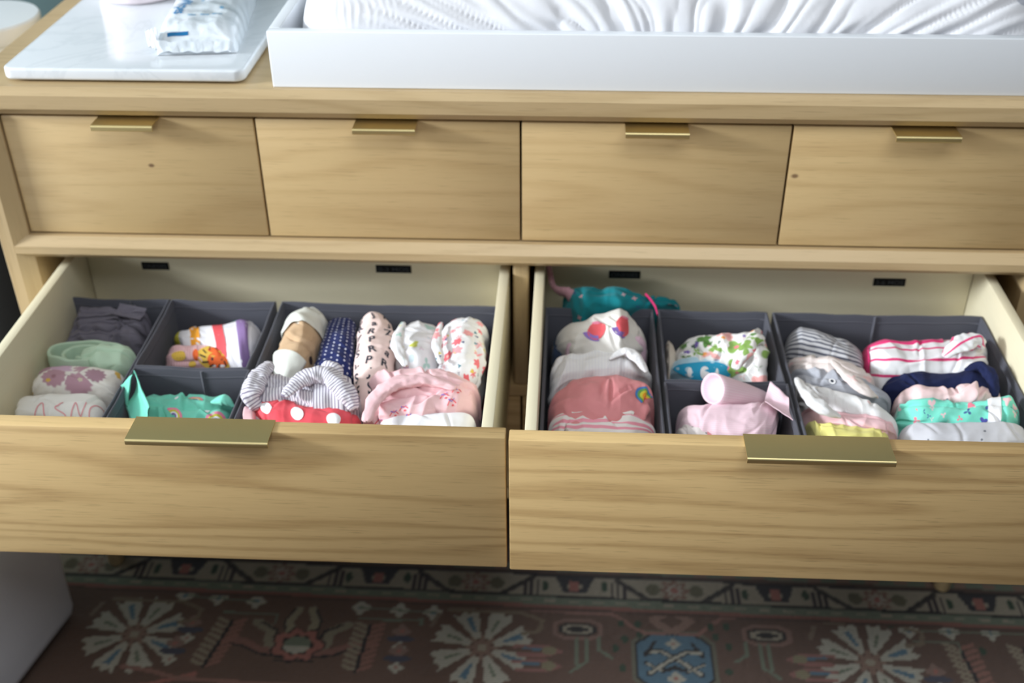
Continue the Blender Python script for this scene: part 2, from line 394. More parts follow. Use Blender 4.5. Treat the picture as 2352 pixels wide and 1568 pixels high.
    for fx, fy in ((-.385+.02-.17, -.11), (-.55, -.155), (-.19, -.115), (-.19, -.155), (.65, -.16)):
        flower(fx, fy, .013, lin(150, 120, 108), PK); put(field & (((X-fx)/.022)**2+((Y-fy+.016)/.007)**2 < 1), lin(72, 74, 92)); flower(fx, fy-.034, .010, WH, PK)
    poly([(-.49, -.085), (-.40, -.088), (-.40, -.105)], .002, SG); poly([(-.265, -.09), (-.20, -.092), (-.16, -.088), (-.16, -.10)], .002, SG); poly([(.63, -.1), (.70, -.1), (.70, -.12)], .002, SG)
    for sx0 in (-.622, -.058, .553):
        poly([(sx0-.075, -.075), (sx0-.085, -.10)], .004, lin(140, 120, 102)); poly([(sx0-.06, -.064), (sx0+.06, -.066), (sx0+.095, -.082), (sx0+.09, -.105), (sx0+.065, -.11)], .0036, lin(140, 122, 100))
        poly([(sx0-.05, -.255), (sx0+.05, -.240), (sx0+.12, -.215)], .004, PK)
    poly([(-.62, -.205), (-.57, -.213), (-.53, -.224), (-.36, -.232), (-.2, -.226), (-.05, -.235)], .004, lin(156, 112, 100))
    C *= .60
    C *= (1+.10*(rs.rand(*X.shape)-.5))[..., None]
    Z = .011+.0008*rs.rand(*X.shape)
    P = np.stack([X, Y, Z], -1)
    me = bpy.data.meshes.new('rug')
    i = np.arange(nx-1)[:, None]; j = np.arange(ny-1)[None, :]
    q = np.stack([i*ny+j, (i+1)*ny+j, (i+1)*ny+j+1, i*ny+j+1], -1).reshape(-1, 4)
    nv = nx*ny; nf = len(q)
    me.vertices.add(nv); me.vertices.foreach_set('co', P.reshape(-1).astype(np.float32))
    me.loops.add(nf*4); me.loops.foreach_set('vertex_index', q.reshape(-1).astype(np.int32))
    me.polygons.add(nf); me.polygons.foreach_set('loop_start', (np.arange(nf)*4).astype(np.int32))
    me.update(calc_edges=True); me.validate()
    a = me.color_attributes.new('knots', 'FLOAT_COLOR', 'POINT')
    a.data.foreach_set('color', np.concatenate([C, np.ones(X.shape+(1,))], -1).reshape(-1).astype(np.float32))
    def rb(t):
        at = t.n('ShaderNodeAttribute', attribute_name='knots')
        n = t.noise(t.obj(), 420., 3, .7); x, y, z = t.sep(t.obj())
        rib = t.m('SINE', y*1700.)*.5+.5
        return t.mix(n*.30, E(t, at.outputs['Color']), (.05, .038, .03)), t.bump(n+rib*.5, .7, .0015)
    M['rug'] = material('woven_wool', rb, rough=.95, sheen=.15)
    root = empty('area_rug', (0, -.3, 0), 'patterned brown wool rug with cream star flowers and a vine border under the dresser', 'rug')
    link('pile', me, M['rug'], root)
    b = MB(); b.box(x0+.002, x1-.002, y0+.002, y1-.002, .0005, .0108, .001); b.out('backing', M['rug_edge'], root)
M['rug_edge'] = material('rug_backing', felt(srgb(96, 76, 60), srgb(80, 62, 48), 300.), rough=.95)
rug()

# ------------------------------------------------------------------ dresser
ZO = .80
HX = .729                      # half width
dresser = empty('dresser', (0, .24, 0), 'wide light oak dresser with brass tab pulls, two lower drawers pulled open', 'dresser')
FY, CH, YB_ = -.017, .0105, .50   # front plane, chamfer, back
def frame_prof(z0, z1):        # (y,z) profile of a rail with chamfers top and bottom
    return [(YB_, z0), (FY+CH, z0), (FY, z0+CH), (FY, z1-CH), (FY+CH, z1), (YB_, z1)]
b = MB()
b.prism([(YB_, .8495), (FY+CH, .8495), (FY, .8600), (FY, .8785), (FY+.010, .8874), (YB_, .8874)], 'x', -HX, HX)
b.out('top_panel', M['oak_frame'], dresser, ang=20)
b = MB()   # mid rail
b.prism([(.47, .6365), (FY+.008, .6365), (FY, .6445), (FY, .6555), (FY+.011, .6680), (.47, .6680)], 'x', -HX+.0185, HX-.0185)
b.out('rail', M['oak_frame'], dresser, ang=20)
for s in (-1, 1):   # side panels, chamfered on the inner front edge
    b = MB()
    xo, xi = s*HX, s*(HX-.018)
    pr = [(xo, FY+.002), (xo-s*.002, FY), (xi, FY), (xi-s*.020, FY+.013), (xi-s*.020, YB_), (xo, YB_)]
    b.prism(pr, 'z', .20, .8495)
    b.out('side_panel', M['oak_z'], dresser, ang=20)
b = MB(); b.prism([(.0, .2), (.0, .2)], 'x', 0, 0) if False else None
b = MB()
b.box(-.0115, .0105, .0, .46, .4255, .6365, .004, 3); b.out('center_post', M['oak_z'], dresser)
b = MB(); b.box(-HX+.0385, HX-.0385, .0, .47, .404, .4255, .003); b.out('rail', M['oak'], dresser)
b = MB(); b.box(-HX+.0385, HX-.0385, .0, .47, .20, .222, .003); b.out('rail', M['oak'], dresser)
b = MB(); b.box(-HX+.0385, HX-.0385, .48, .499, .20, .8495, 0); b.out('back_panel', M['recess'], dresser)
for s in (-1, 1):
    for y in (.022, .45):
        b = MB(); b.lathe([(0, .0), (.011, .0), (.013, .003), (.019, .15), (.023, .20), (0, .20)], (s*.706, y, .0115 if y < .34 else .0), 28)
        b.out('leg', M['oak_z'], dresser)

def handle(parent, x0, x1, yf, zt, tb=.021, proj=.0225):
    """bent brass tab pull: plate over the top edge of the drawer front, lip turned down at the front"""
    b = MB(); th = .0018; y1 = yf-proj
    n = 6; prof = [(yf+tb, zt+.0002), (yf+tb, zt+th)]
    prof += [(y1+.003-.003*math.sin(a), zt+th-.003+.003*math.cos(a)) for a in [k*math.pi/2/n for k in range(n+1)]]
    prof += [(y1+.0004, zt-.0052), (y1+.0012, zt-.0062), (y1+.0022, zt-.0056), (y1+.0022, zt-.0016), (y1+.0036, zt+.0002)]
    b.prism(prof, 'x', x0, x1)
    return b.out('handle', M['brass'], parent, ang=30)
# four closed small drawers
for k in range(4):
    x0, x1 = -.70+.35*k+.0015, -.70+.35*(k+1)-.0015
    if k == 0: x0 = -.6895
    if k == 3: x1 = .6895
    b = MB(); b.box(x0+.012, x1-.012, .021, .42, .69, .82, .001)
    d = b.out('drawer', M['birch'], dresser)
    b = MB(); b.box(x0, x1, .0, .0205, .6708, .8440, .0012)
    b.out('drawer_front', M['oak_knot_a'] if k == 0 else M['oak_knot_b'] if k == 3 else M['oak'], d)
    hc = (-.517, -.175, .175, .5145)[k]
    handle(d, hc-.0405, hc+.0405, .0, .8424, .0195, .0300)
# closed bottom row
for x0, x1 in ((-.688, -.0018), (.0018, .688)):
    b = MB(); b.box(x0+.012, x1-.012, .022, .42, .235, .385, .001)
    d = b.out('drawer', M['birch'], dresser)
    b = MB(); b.box(x0, x1, .001, .021, .224, .4025, .0012); b.out('drawer_front', M['oak_front'], d)
    hc = (x0+x1)/2
    handle(d, hc-.082, hc+.082, .001, .4025, .019)

# text meshes
_tc = {}
def glyphs(txt, size=1., bold=0.):
    key = (txt, bold)
    if key not in _tc:
        cu = bpy.data.curves.new('t', 'FONT'); cu.body = txt; cu.size = 1.; cu.offset = bold; cu.resolution_u = 3
        o = bpy.data.objects.new('t', cu); COL.objects.link(o)
        bpy.context.view_layer.update()
        me = o.to_mesh(); vs = [tuple(v.co[:2]) for v in me.vertices]; fs = [tuple(p.vertices) for p in me.polygons]
        o.to_mesh_clear(); bpy.data.objects.remove(o); bpy.data.curves.remove(cu)
        _tc[key] = (vs, fs)
    vs, fs = _tc[key]
    xs = [v[0] for v in vs]; w = max(xs)-min(xs); mx = min(xs)
    return [((x-mx)*size, y*size) for x, y in vs], fs, w*size
def label_tape(parent, xc, w, z, y, txt):
    h = .0125
    b = MB(); b.box(xc-w/2, xc+w/2, y-.0012, y, z-h/2, z+h/2, .0003, 1)
    b.mi = 1
    vs, fs, tw = glyphs(txt, .0098, .004); sc = (w*.86)/tw
    vv = [b.bm.verts.new((xc-w*.43+x*sc, y-.0015, z-.0036+q)) for x, q in vs]
    for f in fs: b.bm.faces.new([vv[i] for i in f]).material_index = 1
    return b.out('label_tape', [M['black_tape'], M['tape_text']], parent, smooth=False)

# two open drawers
RZ = .6182
for s, Y, xa, xb, f0, f1 in ((-1, -.3720, -.6605, -.0170, -.699, -.0020), (1, -.3755, .0195, .6590, .0020, .699)):
    yb = .058
    b = MB(); t = .0135
    b.box(xa, xa+t, Y+.0205, yb, .425, RZ, .0012); b.box(xb-t, xb, Y+.0205, yb, .425, RZ, .0012)
    b.box(xa+t, xb-t, yb-.0, yb+.012, .425, RZ, .0008); b.box(xa+t, xb-t, Y+.0205, Y+.032, .425, RZ-.012, .0008)
    b.box(xa+t, xb-t, Y+.032, yb, .438, .446, 0)
    d = b.out('drawer', M['birch_y'], dresser)
    b = MB(); b.box(f0, f1, Y, Y+.0205, .4160, .6185, .0016, 2); b.out('drawer_front', M['oak_front'], d)
    hx = (-.4335, -.2695) if s < 0 else (.2675, .4300)
    handle(d, hx[0], hx[1], Y, .6186, .0205, .0235)
    if s < 0: label_tape(d, -.5455, .0405, .5855, yb, 'ONESIES'); label_tape(d, -.190, .052, .5880, yb, '0-3 MOS')
    else: label_tape(d, .148, .0455, .5860, yb, 'ONESIES'); label_tape(d, .5290, .0455, .5820, yb, '3-6 MOS')

# ------------------------------------------------------------------ fabric storage bins
def fab_bin(x0, x1, y0, y1, label, bow=0., creases=()):
    z0, z1, t = .4475, .5711, .0032
    root = empty('storage_bin', ((x0+x1)/2, (y0+y1)/2, z0), label, 'storage bin', 'charcoal fabric drawer bins')
    n = 20
    def ring(off, z, wav=0.):
        pts = []
        xa, xb, ya, yb = x0+off, x1-off, y0+off, y1-off
        cs = [(xa, ya), (xb, ya), (xb, yb), (xa, yb)]
        for k in range(4):
            p, q = cs[k], cs[(k+1) % 4]
            for i in range(n):
                f = i/n; x = p[0]+(q[0]-p[0])*f; y = p[1]+(q[1]-p[1])*f
                sag = math.sin(math.pi*f)
                if k == 2: y += bow*sag*wav
                dz = -.0030*sag*wav+.0014*wav*noise.noise(Vector((x*30, y*30, 3)))
                c = 1-min(1, min(f, 1-f)*14)   # corners a touch low
                pts.append((x, y, z+dz-.0012*c*wav))
        return pts
    rings = [ring(0, z0, 0), ring(0, (z0+z1)/2, .5), ring(0, z1-.001, 1), ring(t*.3, z1, 1), ring(t*.7, z1, 1), ring(t, z1-.001, 1), ring(t, (z0+z1)/2, .5), ring(t, z0+.003, 0)]
    bm = bmesh.new(); V = [[bm.verts.new(p) for p in r] for r in rings]
    for a, c in zip(V, V[1:]):
        for i in range(len(a)): bm.faces.new((a[i], a[(i+1) % len(a)], c[(i+1) % len(a)], c[i]))
    bm.faces.new(V[0][::-1]); bm.faces.new(V[-1])
    b = MB(); b.bm.free(); b.bm = bm; b.out('body', M['bin'], root, ang=50)
    # stitched piping a little below the rim, on the inner face
    b = MB()
    pts = ring(t+.0002, z1-.0105, 1); pts2 = ring(t+.0009, z1-.0113, 1); pts3 = ring(t+.0002, z1-.0121, 1)
    V = [[b.bm.verts.new(p) for p in r] for r in (pts, pts2, pts3)]
    for a, c in zip(V, V[1:]):
        for i in range(len(a)): b.bm.faces.new((a[i], a[(i+1) % len(a)], c[(i+1) % len(a)], c[i]))
    b.out('piping', M['bin_seam'], root, ang=80)
    for cx in creases:
        b = MB(); b.prism([(cx-.0022, y1-t+bow), (cx, y1-t-.0022+bow), (cx+.0022, y1-t+bow), (cx, y1-t+.001+bow)], 'z', z0+.004, z1-.004)
        b.out('crease', M['bin_seam'], root, ang=80)
    return root
fab_bin(-.6535, -.5050, -.3480, -.0100, 'narrow charcoal fabric bin on the far left, holding the sage green roll', creases=(-.562,))
fab_bin(-.5035, -.3515, -.1785, -.0100, 'small charcoal fabric bin at the back left, holding the colour-block romper')
fab_bin(-.5030, -.3470, -.3480, -.1800, 'small charcoal fabric bin at the front left, holding the mint rainbow shirt', creases=(-.412,))
fab_bin(-.3430, -.0330, -.3480, -.0100, 'large charcoal fabric bin holding the rolled-up sleepers in the left drawer', bow=.0)
fab_bin(.0350, .1870, -.3500, -.0100, 'narrow charcoal fabric bin holding the rose pink sweatshirt')
fab_bin(.1935, .3470, -.1820, -.0100, 'small charcoal fabric bin at the back right, holding the leafy white dress')
fab_bin(.1920, .3500, -.3500, -.1840, 'small charcoal fabric bin at the front right, holding the pale pink ribbed shirt')
fab_bin(.3540, .6440, -.3500, -.0100, 'large charcoal fabric bin holding the hot pink striped leggings', creases=(.497,))
# ------------------------------------------------------------------ garment stations: (x,y) of the back edge, (x,y) of the front edge, crown height
GL = 'folded baby clothes in the left drawer'
GR = 'folded baby clothes in the right drawer'
CLOTHES = [
  ('baby_leggings', 'charcoal grey baby leggings folded against the back wall of the leftmost bin', 'baby leggings', GL, 'charcoal',
   [(-0.643,-0.02,-0.643,-0.0561,0.556),(-0.6118,-0.02,-0.5997,-0.0488,0.56),(-0.5377,-0.02,-0.5276,-0.0438,0.566)], {'folds': 3, 'wr': 0.0055, 'th': 0.016}),
  ('baby_leggings', 'charcoal grey baby leggings, middle fold of three in the leftmost bin', 'baby leggings', GL, 'charcoal',
   [(-0.643,-0.0321,-0.643,-0.0622,0.548),(-0.6087,-0.0229,-0.5984,-0.0577,0.551),(-0.5398,-0.0217,-0.5305,-0.0566,0.552)], {'folds': 2, 'wr': 0.005, 'th': 0.016}),
  ('baby_leggings', 'charcoal grey baby leggings directly behind the sage green roll', 'baby leggings', GL, 'charcoal',
   [(-0.643,-0.0513,-0.643,-0.0819,0.541),(-0.6034,-0.0412,-0.5938,-0.0743,0.545),(-0.5406,-0.0403,-0.5315,-0.0743,0.543)], {'folds': 2, 'wr': 0.005, 'th': 0.016}),
  ('baby_dress', 'cream garment with mauve blossoms folded in front of the sage green roll', 'baby dress', GL, 'mauve_floral',
   [(-0.643,-0.1658,-0.6355,-0.2127,0.556),(-0.6022,-0.1683,-0.5846,-0.2207,0.562),(-0.5599,-0.1707,-0.5448,-0.2191,0.562),(-0.5197,-0.1723,-0.516,-0.2186,0.56)], {'folds': 0, 'wr': 0.0022, 'n': 3.2}),
  ('baby_shirt', 'white garment with thin pink script, foremost in the leftmost bin', 'baby shirt', GL, 'white_warm',
   [(-0.643,-0.2288,-0.6354,-0.2687,0.556),(-0.6089,-0.2334,-0.5937,-0.2775,0.562),(-0.5625,-0.2277,-0.5459,-0.2782,0.562),(-0.5219,-0.2271,-0.516,-0.2776,0.56)], {'folds': 0, 'wr': 0.0018, 'n': 3}),
  ('baby_romper', 'white romper with orange, coral and purple colour blocks and a yellow tip', 'baby romper', GL, 'color_blocks',
   [(-0.493,-0.0338,-0.493,-0.0571,0.532),(-0.4809,-0.0402,-0.4708,-0.0807,0.54),(-0.4378,-0.041,-0.4226,-0.1029,0.552),(-0.4,-0.0242,-0.3757,-0.1275,0.56),(-0.3656,-0.0305,-0.363,-0.1142,0.556)], {'folds': 0, 'wr': 0.003, 'n': 2.2}),
  ('baby_sleeper', 'pink sleeper with an orange animal-face print in front of the colour-block romper', 'baby sleeper', GL, 'pink_tiger',
   [(-0.493,-0.0826,-0.493,-0.1087,0.536),(-0.4834,-0.0843,-0.4748,-0.1187,0.541),(-0.4219,-0.083,-0.414,-0.1184,0.541),(-0.3702,-0.0819,-0.3648,-0.11,0.538)], {'folds': 0, 'wr': 0.0025}),
  ('baby_shirt', 'mint shirt with rainbow prints folded in the small front bin', 'baby shirt', GL, 'mint',
   [(-0.493,-0.198,-0.4909,-0.2474,0.542),(-0.4827,-0.2006,-0.4654,-0.2606,0.546),(-0.4359,-0.2005,-0.4185,-0.2657,0.548),(-0.3955,-0.2004,-0.3802,-0.2628,0.547),(-0.3697,-0.1991,-0.363,-0.2535,0.544)], {'folds': 1, 'wr': 0.0045}),
  ('baby_bodysuit', 'tan bodysuit rolled up with pale knit ends beside the bin wall', 'baby bodysuit', GL, 'tan',
   [(-0.3185,-0.02,-0.2846,-0.02,0.565),(-0.317,-0.0542,-0.2715,-0.0581,0.586),(-0.3198,-0.0856,-0.2687,-0.0946,0.588),(-0.3236,-0.1139,-0.2711,-0.133,0.585),(-0.3249,-0.1423,-0.2743,-0.1608,0.58),(-0.3272,-0.1658,-0.2794,-0.1839,0.575),(-0.3294,-0.1746,-0.2866,-0.1906,0.56)], {'folds': 0, 'wr': 0.003, 'n': 2.1, 'roll': 1}),
  ('baby_leggings', 'navy leggings with fine white dots rolled up next to the tan roll', 'baby leggings', GL, 'navy_dots',
   [(-0.2692,-0.02,-0.2397,-0.02,0.565),(-0.2682,-0.0588,-0.2273,-0.0617,0.575),(-0.2688,-0.1072,-0.2208,-0.116,0.575),(-0.2724,-0.145,-0.2151,-0.159,0.572),(-0.2753,-0.1678,-0.2129,-0.1812,0.568),(-0.2737,-0.1861,-0.2125,-0.2011,0.56)], {'folds': 0, 'wr': 0.002, 'n': 2.3, 'roll': 1}),
  ('baby_sleeper', 'pale pink sleeper printed with black letters, rolled up beside the navy roll', 'baby sleeper', GL, 'blush',
   [(-0.2284,-0.02,-0.1968,-0.02,0.57),(-0.2246,-0.0653,-0.1782,-0.059,0.586),(-0.2185,-0.1121,-0.1635,-0.1046,0.588),(-0.2144,-0.1494,-0.1611,-0.1493,0.585),(-0.2122,-0.1853,-0.1582,-0.189,0.582),(-0.2095,-0.2163,-0.1551,-0.2217,0.578),(-0.2092,-0.2344,-0.164,-0.2399,0.572)], {'folds': 0, 'wr': 0.0018, 'n': 2.1, 'roll': 1}),
  ('baby_sleeper', "white sleeper with sparse green and yellow motifs, rolled up second from the bin's right wall", 'baby sleeper', GL, 'white_leaf',
   [(-0.1649,-0.0234,-0.123,-0.02,0.558),(-0.1706,-0.075,-0.1096,-0.0704,0.575),(-0.1696,-0.1194,-0.1025,-0.1146,0.58),(-0.1633,-0.1535,-0.0996,-0.155,0.578),(-0.1577,-0.1806,-0.1016,-0.1823,0.572)], {'folds': 0, 'wr': 0.003, 'n': 2.1, 'roll': 1}),
  ('baby_sleeper', "white sleeper with coral flowers and navy dots, rolled up against the bin's right wall", 'baby sleeper', GL, 'coral_floral',
   [(-0.0973,-0.02,-0.0616,-0.02,0.562),(-0.1071,-0.0679,-0.044,-0.0587,0.582),(-0.1065,-0.1183,-0.044,-0.1113,0.588),(-0.1037,-0.1567,-0.044,-0.154,0.586),(-0.0983,-0.1885,-0.044,-0.1899,0.582),(-0.0899,-0.2078,-0.044,-0.2114,0.574)], {'folds': 0, 'wr': 0.0035, 'n': 2.1, 'roll': 1}),
  ('baby_cardigan', 'pale grey ribbed knit cardigan bunched behind the coral polka-dot garment', 'baby cardigan', GL, 'rib_knit',
   [(-0.332,-0.1983,-0.332,-0.2567,0.575),(-0.3238,-0.1912,-0.3078,-0.2663,0.583),(-0.2943,-0.1975,-0.2827,-0.2568,0.58),(-0.2593,-0.1977,-0.2444,-0.2792,0.588),(-0.2225,-0.1997,-0.2097,-0.2783,0.585),(-0.1988,-0.2095,-0.1921,-0.256,0.572)], {'folds': 1, 'wr': 0.004, 'n': 2.3}),
  ('baby_shirt', 'pale pink shirt with small flower embroidery bunched below the white floral rolls', 'baby shirt', GL, 'pink_plain',
   [(-0.19,-0.1921,-0.1831,-0.2414,0.575),(-0.1642,-0.1908,-0.1551,-0.2603,0.59),(-0.1193,-0.188,-0.1119,-0.2567,0.592),(-0.0732,-0.2008,-0.0689,-0.2523,0.59),(-0.044,-0.2057,-0.044,-0.2442,0.578)], {'folds': 1, 'wr': 0.0042}),
  ('baby_pants', 'pale pink pants with tiny flower sprigs in front of the bunched pink shirt', 'baby pants', GL, 'pink_plain',
   [(-0.1865,-0.2518,-0.1842,-0.2709,0.572),(-0.1565,-0.2495,-0.1521,-0.2852,0.582),(-0.113,-0.2463,-0.1094,-0.2812,0.585),(-0.0706,-0.2316,-0.0674,-0.2707,0.585),(-0.044,-0.2223,-0.044,-0.2564,0.575)], {'folds': 0, 'wr': 0.004}),
  ('baby_pants', 'coral red pants with large white polka dots at the bin front', 'baby pants', GL, 'coral_dots',
   [(-0.3313,-0.2375,-0.3241,-0.2731,0.572),(-0.294,-0.2515,-0.2848,-0.2986,0.578),(-0.2531,-0.2626,-0.2457,-0.3055,0.578),(-0.2148,-0.2628,-0.2079,-0.3074,0.578),(-0.1887,-0.2548,-0.1856,-0.2791,0.566)], {'folds': 0, 'wr': 0.0022, 'n': 2.4}),
  ('baby_shirt', 'plain white shirt at the front right corner of the left drawer', 'baby shirt', GL, 'white_plain',
   [(-0.1674,-0.2652,-0.1638,-0.2943,0.565),(-0.1212,-0.2729,-0.117,-0.3117,0.575),(-0.073,-0.2677,-0.0691,-0.3135,0.578),(-0.044,-0.2643,-0.044,-0.3034,0.575)], {'folds': 0, 'wr': 0.0015}),
  ('baby_sock', 'small pale pink sock at the very front between the mint and coral garments', 'baby sock', None, 'pink_plain',
   [(-0.332,-0.2597,-0.332,-0.269,0.563),(-0.332,-0.2628,-0.332,-0.2835,0.57),(-0.3194,-0.2665,-0.3158,-0.287,0.568)], {'folds': 0, 'wr': 0.0015, 'n': 2.1}),
  ('swimsuit', 'teal swimsuit with small print lying behind the bins of the right drawer', 'swimsuit', None, 'teal_print',
   [(0.0623,0.0268,0.0628,0.0001,0.575),(0.088,0.0017,0.0882,-0.0358,0.598),(0.1161,0.0089,0.1159,-0.0219,0.59),(0.1378,0.0145,0.1372,-0.0257,0.59),(0.1754,0.0094,0.1752,-0.0073,0.578),(0.227,0.0228,0.2275,0.0187,0.56)], {'folds': 0, 'wr': 0.004, 'zb': 0.5}),
  ('baby_bodysuit', 'navy and tan patterned bodysuit at the back left corner of the right drawer', 'baby bodysuit', GR, 'navy_mix',
   [(0.045,-0.02,0.045,-0.0796,0.54),(0.077,-0.0235,0.0775,-0.0897,0.548),(0.1389,-0.02,0.1377,-0.0767,0.548),(0.176,-0.02,0.176,-0.0524,0.54)], {'folds': 1, 'wr': 0.003}),
  ('baby_shirt', 'white shirt with two coral strawberry-like shapes standing up at the back left', 'baby shirt', GR, 'white_warm',
   [(0.0501,-0.0458,0.0508,-0.0725,0.553),(0.0705,-0.0452,0.0711,-0.0998,0.572),(0.1001,-0.0521,0.0998,-0.1253,0.59),(0.1389,-0.0394,0.1366,-0.1387,0.6),(0.1523,-0.0376,0.1501,-0.1159,0.585),(0.1758,-0.0559,0.175,-0.0843,0.56)], {'folds': 0, 'wr': 0.003, 'n': 2.6}),
  ('baby_shirt', 'pale lilac pink shirt folded in front of the coral shape shirt', 'baby shirt', GR, 'lilac',
   [(0.0649,-0.0782,0.0653,-0.0975,0.566),(0.0944,-0.0857,0.0946,-0.1111,0.576),(0.1357,-0.086,0.1354,-0.1124,0.578),(0.176,-0.0724,0.176,-0.0917,0.568)], {'folds': 1, 'wr': 0.002}),
  ('baby_sweater', 'white ruffled knit sweater behind the rose pink sweatshirt', 'baby sweater', GR, 'white_knit',
   [(0.045,-0.1179,0.045,-0.1818,0.562),(0.0711,-0.1179,0.0717,-0.1721,0.57),(0.1117,-0.1174,0.1113,-0.1697,0.575),(0.1523,-0.1179,0.1511,-0.1661,0.575),(0.176,-0.1326,0.176,-0.1564,0.562)], {'folds': 0, 'wr': 0.004, 'n': 2.4}),
  ('sweatshirt', 'rose pink sweatshirt with a small rainbow patch, folded in a wide arc', 'sweatshirt', GR, 'rose',
   [(0.045,-0.1895,0.045,-0.2606,0.552),(0.0658,-0.1775,0.0671,-0.2763,0.572),(0.105,-0.1754,0.1042,-0.2746,0.582),(0.1444,-0.1728,0.1415,-0.2731,0.582),(0.1726,-0.1774,0.1686,-0.2716,0.575),(0.176,-0.1861,0.176,-0.2528,0.556)], {'folds': 0, 'wr': 0.0045, 'n': 2.6}),
  ('baby_pants', 'white pants with pale pink stripes at the front left of the right drawer', 'baby pants', GR, 'pink_stripe_white',
   [(0.046,-0.2429,0.047,-0.2785,0.556),(0.0776,-0.2439,0.078,-0.294,0.566),(0.1155,-0.2458,0.1149,-0.2992,0.57),(0.148,-0.2473,0.1467,-0.297,0.568),(0.176,-0.2478,0.176,-0.277,0.556)], {'folds': 1, 'wr': 0.003}),
  ('baby_dress', 'white dress with green leaves and flowers crumpled in the small back bin', 'baby dress', GR, 'green_floral',
   [(0.217,-0.0387,0.2145,-0.0866,0.538),(0.2416,-0.0417,0.2377,-0.1,0.548),(0.2762,-0.0462,0.2699,-0.1188,0.562),(0.3124,-0.0357,0.3016,-0.1359,0.572),(0.337,-0.0382,0.3265,-0.1441,0.57),(0.337,-0.0412,0.337,-0.1098,0.555)], {'folds': 0, 'wr': 0.006, 'n': 2.2}),
  ('baby_hat', 'cream and tan baby hat tucked in the left corner of the small back bin', 'baby hat', None, 'cream_tan',
   [(0.205,-0.028,0.205,-0.0871,0.535),(0.21,-0.0308,0.2063,-0.1002,0.54),(0.219,-0.0473,0.2171,-0.0864,0.535)], {'folds': 0, 'wr': 0.002}),
  ('baby_shirt', 'light blue shirt with a bright blue print, in front of the leafy dress', 'baby shirt', GR, 'sky',
   [(0.209,-0.0784,0.2083,-0.0997,0.528),(0.2326,-0.0851,0.2302,-0.1266,0.542),(0.2681,-0.0838,0.2642,-0.1334,0.545),(0.3046,-0.0793,0.3004,-0.125,0.54),(0.3336,-0.086,0.3331,-0.0988,0.528)], {'folds': 0, 'wr': 0.002}),
  ('baby_shirt', 'pale pink ribbed shirt lying flat in the small front bin of the right drawer', 'baby shirt', GR, 'pink_rib',
   [(0.2094,-0.2053,0.2069,-0.2512,0.55),(0.2316,-0.2185,0.2277,-0.275,0.564),(0.275,-0.2184,0.2688,-0.2844,0.568),(0.3079,-0.2162,0.3002,-0.2856,0.568),(0.3292,-0.1952,0.3192,-0.2765,0.56),(0.337,-0.193,0.337,-0.2175,0.556)], {'folds': 0, 'wr': 0.0018, 'n': 3.2}),
  ('baby_sock', 'white speckled sock with a coral stripe below the pale pink ribbed shirt', 'baby sock', None, 'speckle_coral',
   [(0.205,-0.2484,0.205,-0.2664,0.548),(0.2295,-0.2518,0.2281,-0.2791,0.555),(0.2629,-0.2554,0.2617,-0.2757,0.552)], {'folds': 0, 'wr': 0.002}),
  ('baby_pants', 'grey and white pinstriped pants slanting in the back of the large right bin', 'baby pants', GR, 'pinstripe',
   [(0.3741,-0.02,0.3656,-0.0696,0.548),(0.3919,-0.02,0.3822,-0.0865,0.56),(0.4208,-0.0404,0.4114,-0.1028,0.562),(0.451,-0.0559,0.4416,-0.1131,0.56),(0.4748,-0.0659,0.4683,-0.1059,0.55)], {'folds': 0, 'wr': 0.0018, 'n': 2.4}),
  ('baby_shirt', 'blush and white shirt folded just in front of the pinstriped pants', 'baby shirt', GR, 'blush_speck',
   [(0.365,-0.0883,0.365,-0.1113,0.545),(0.3874,-0.1009,0.3828,-0.1376,0.56),(0.4208,-0.1067,0.4151,-0.147,0.562),(0.4488,-0.1271,0.4434,-0.1626,0.56),(0.4761,-0.1366,0.4738,-0.1552,0.552)], {'folds': 1, 'wr': 0.003}),
  ('baby_cardigan', 'heather grey cardigan with a snap button in the large right bin', 'baby cardigan', GR, 'heather',
   [(0.3663,-0.1069,0.365,-0.1403,0.545),(0.3892,-0.1267,0.384,-0.1671,0.558),(0.4218,-0.1331,0.4145,-0.1808,0.562),(0.4543,-0.1566,0.448,-0.1955,0.56),(0.4855,-0.1724,0.484,-0.1872,0.55)], {'folds': 1, 'wr': 0.003}),
  ('baby_shirt', 'white shirt with faint grey flecks between the grey cardigan and the pale pink shirt', 'baby shirt', GR, 'white_fleck',
   [(0.3724,-0.135,0.367,-0.1788,0.545),(0.3922,-0.1746,0.3873,-0.2118,0.56),(0.4244,-0.1915,0.4185,-0.2307,0.565),(0.4561,-0.2107,0.4501,-0.2471,0.565),(0.4833,-0.2267,0.4803,-0.2475,0.556)], {'folds': 0, 'wr': 0.0035, 'n': 2.3}),
  ('baby_shirt', 'pale pink shirt lying behind the yellow garment in the large right bin', 'baby shirt', GR, 'pink_plain',
   [(0.3676,-0.1949,0.365,-0.225,0.545),(0.3911,-0.215,0.3865,-0.2496,0.558),(0.4206,-0.2281,0.4156,-0.2621,0.562),(0.451,-0.2386,0.4473,-0.2643,0.56),(0.4794,-0.2439,0.4791,-0.253,0.55)], {'folds': 1, 'wr': 0.003}),
  ('baby_shirt', 'pale yellow shirt at the front of the large right bin', 'baby shirt', GR, 'yellow',
   [(0.3653,-0.221,0.365,-0.2684,0.548),(0.3795,-0.2477,0.3743,-0.2868,0.562),(0.4101,-0.2552,0.4056,-0.2872,0.562),(0.4359,-0.2602,0.4324,-0.2853,0.56),(0.4697,-0.2521,0.4666,-0.274,0.552)], {'folds': 0, 'wr': 0.0035}),
  ('baby_leggings', 'white leggings with hot pink stripes along the right back of the large bin', 'baby leggings', GR, 'hot_stripe',
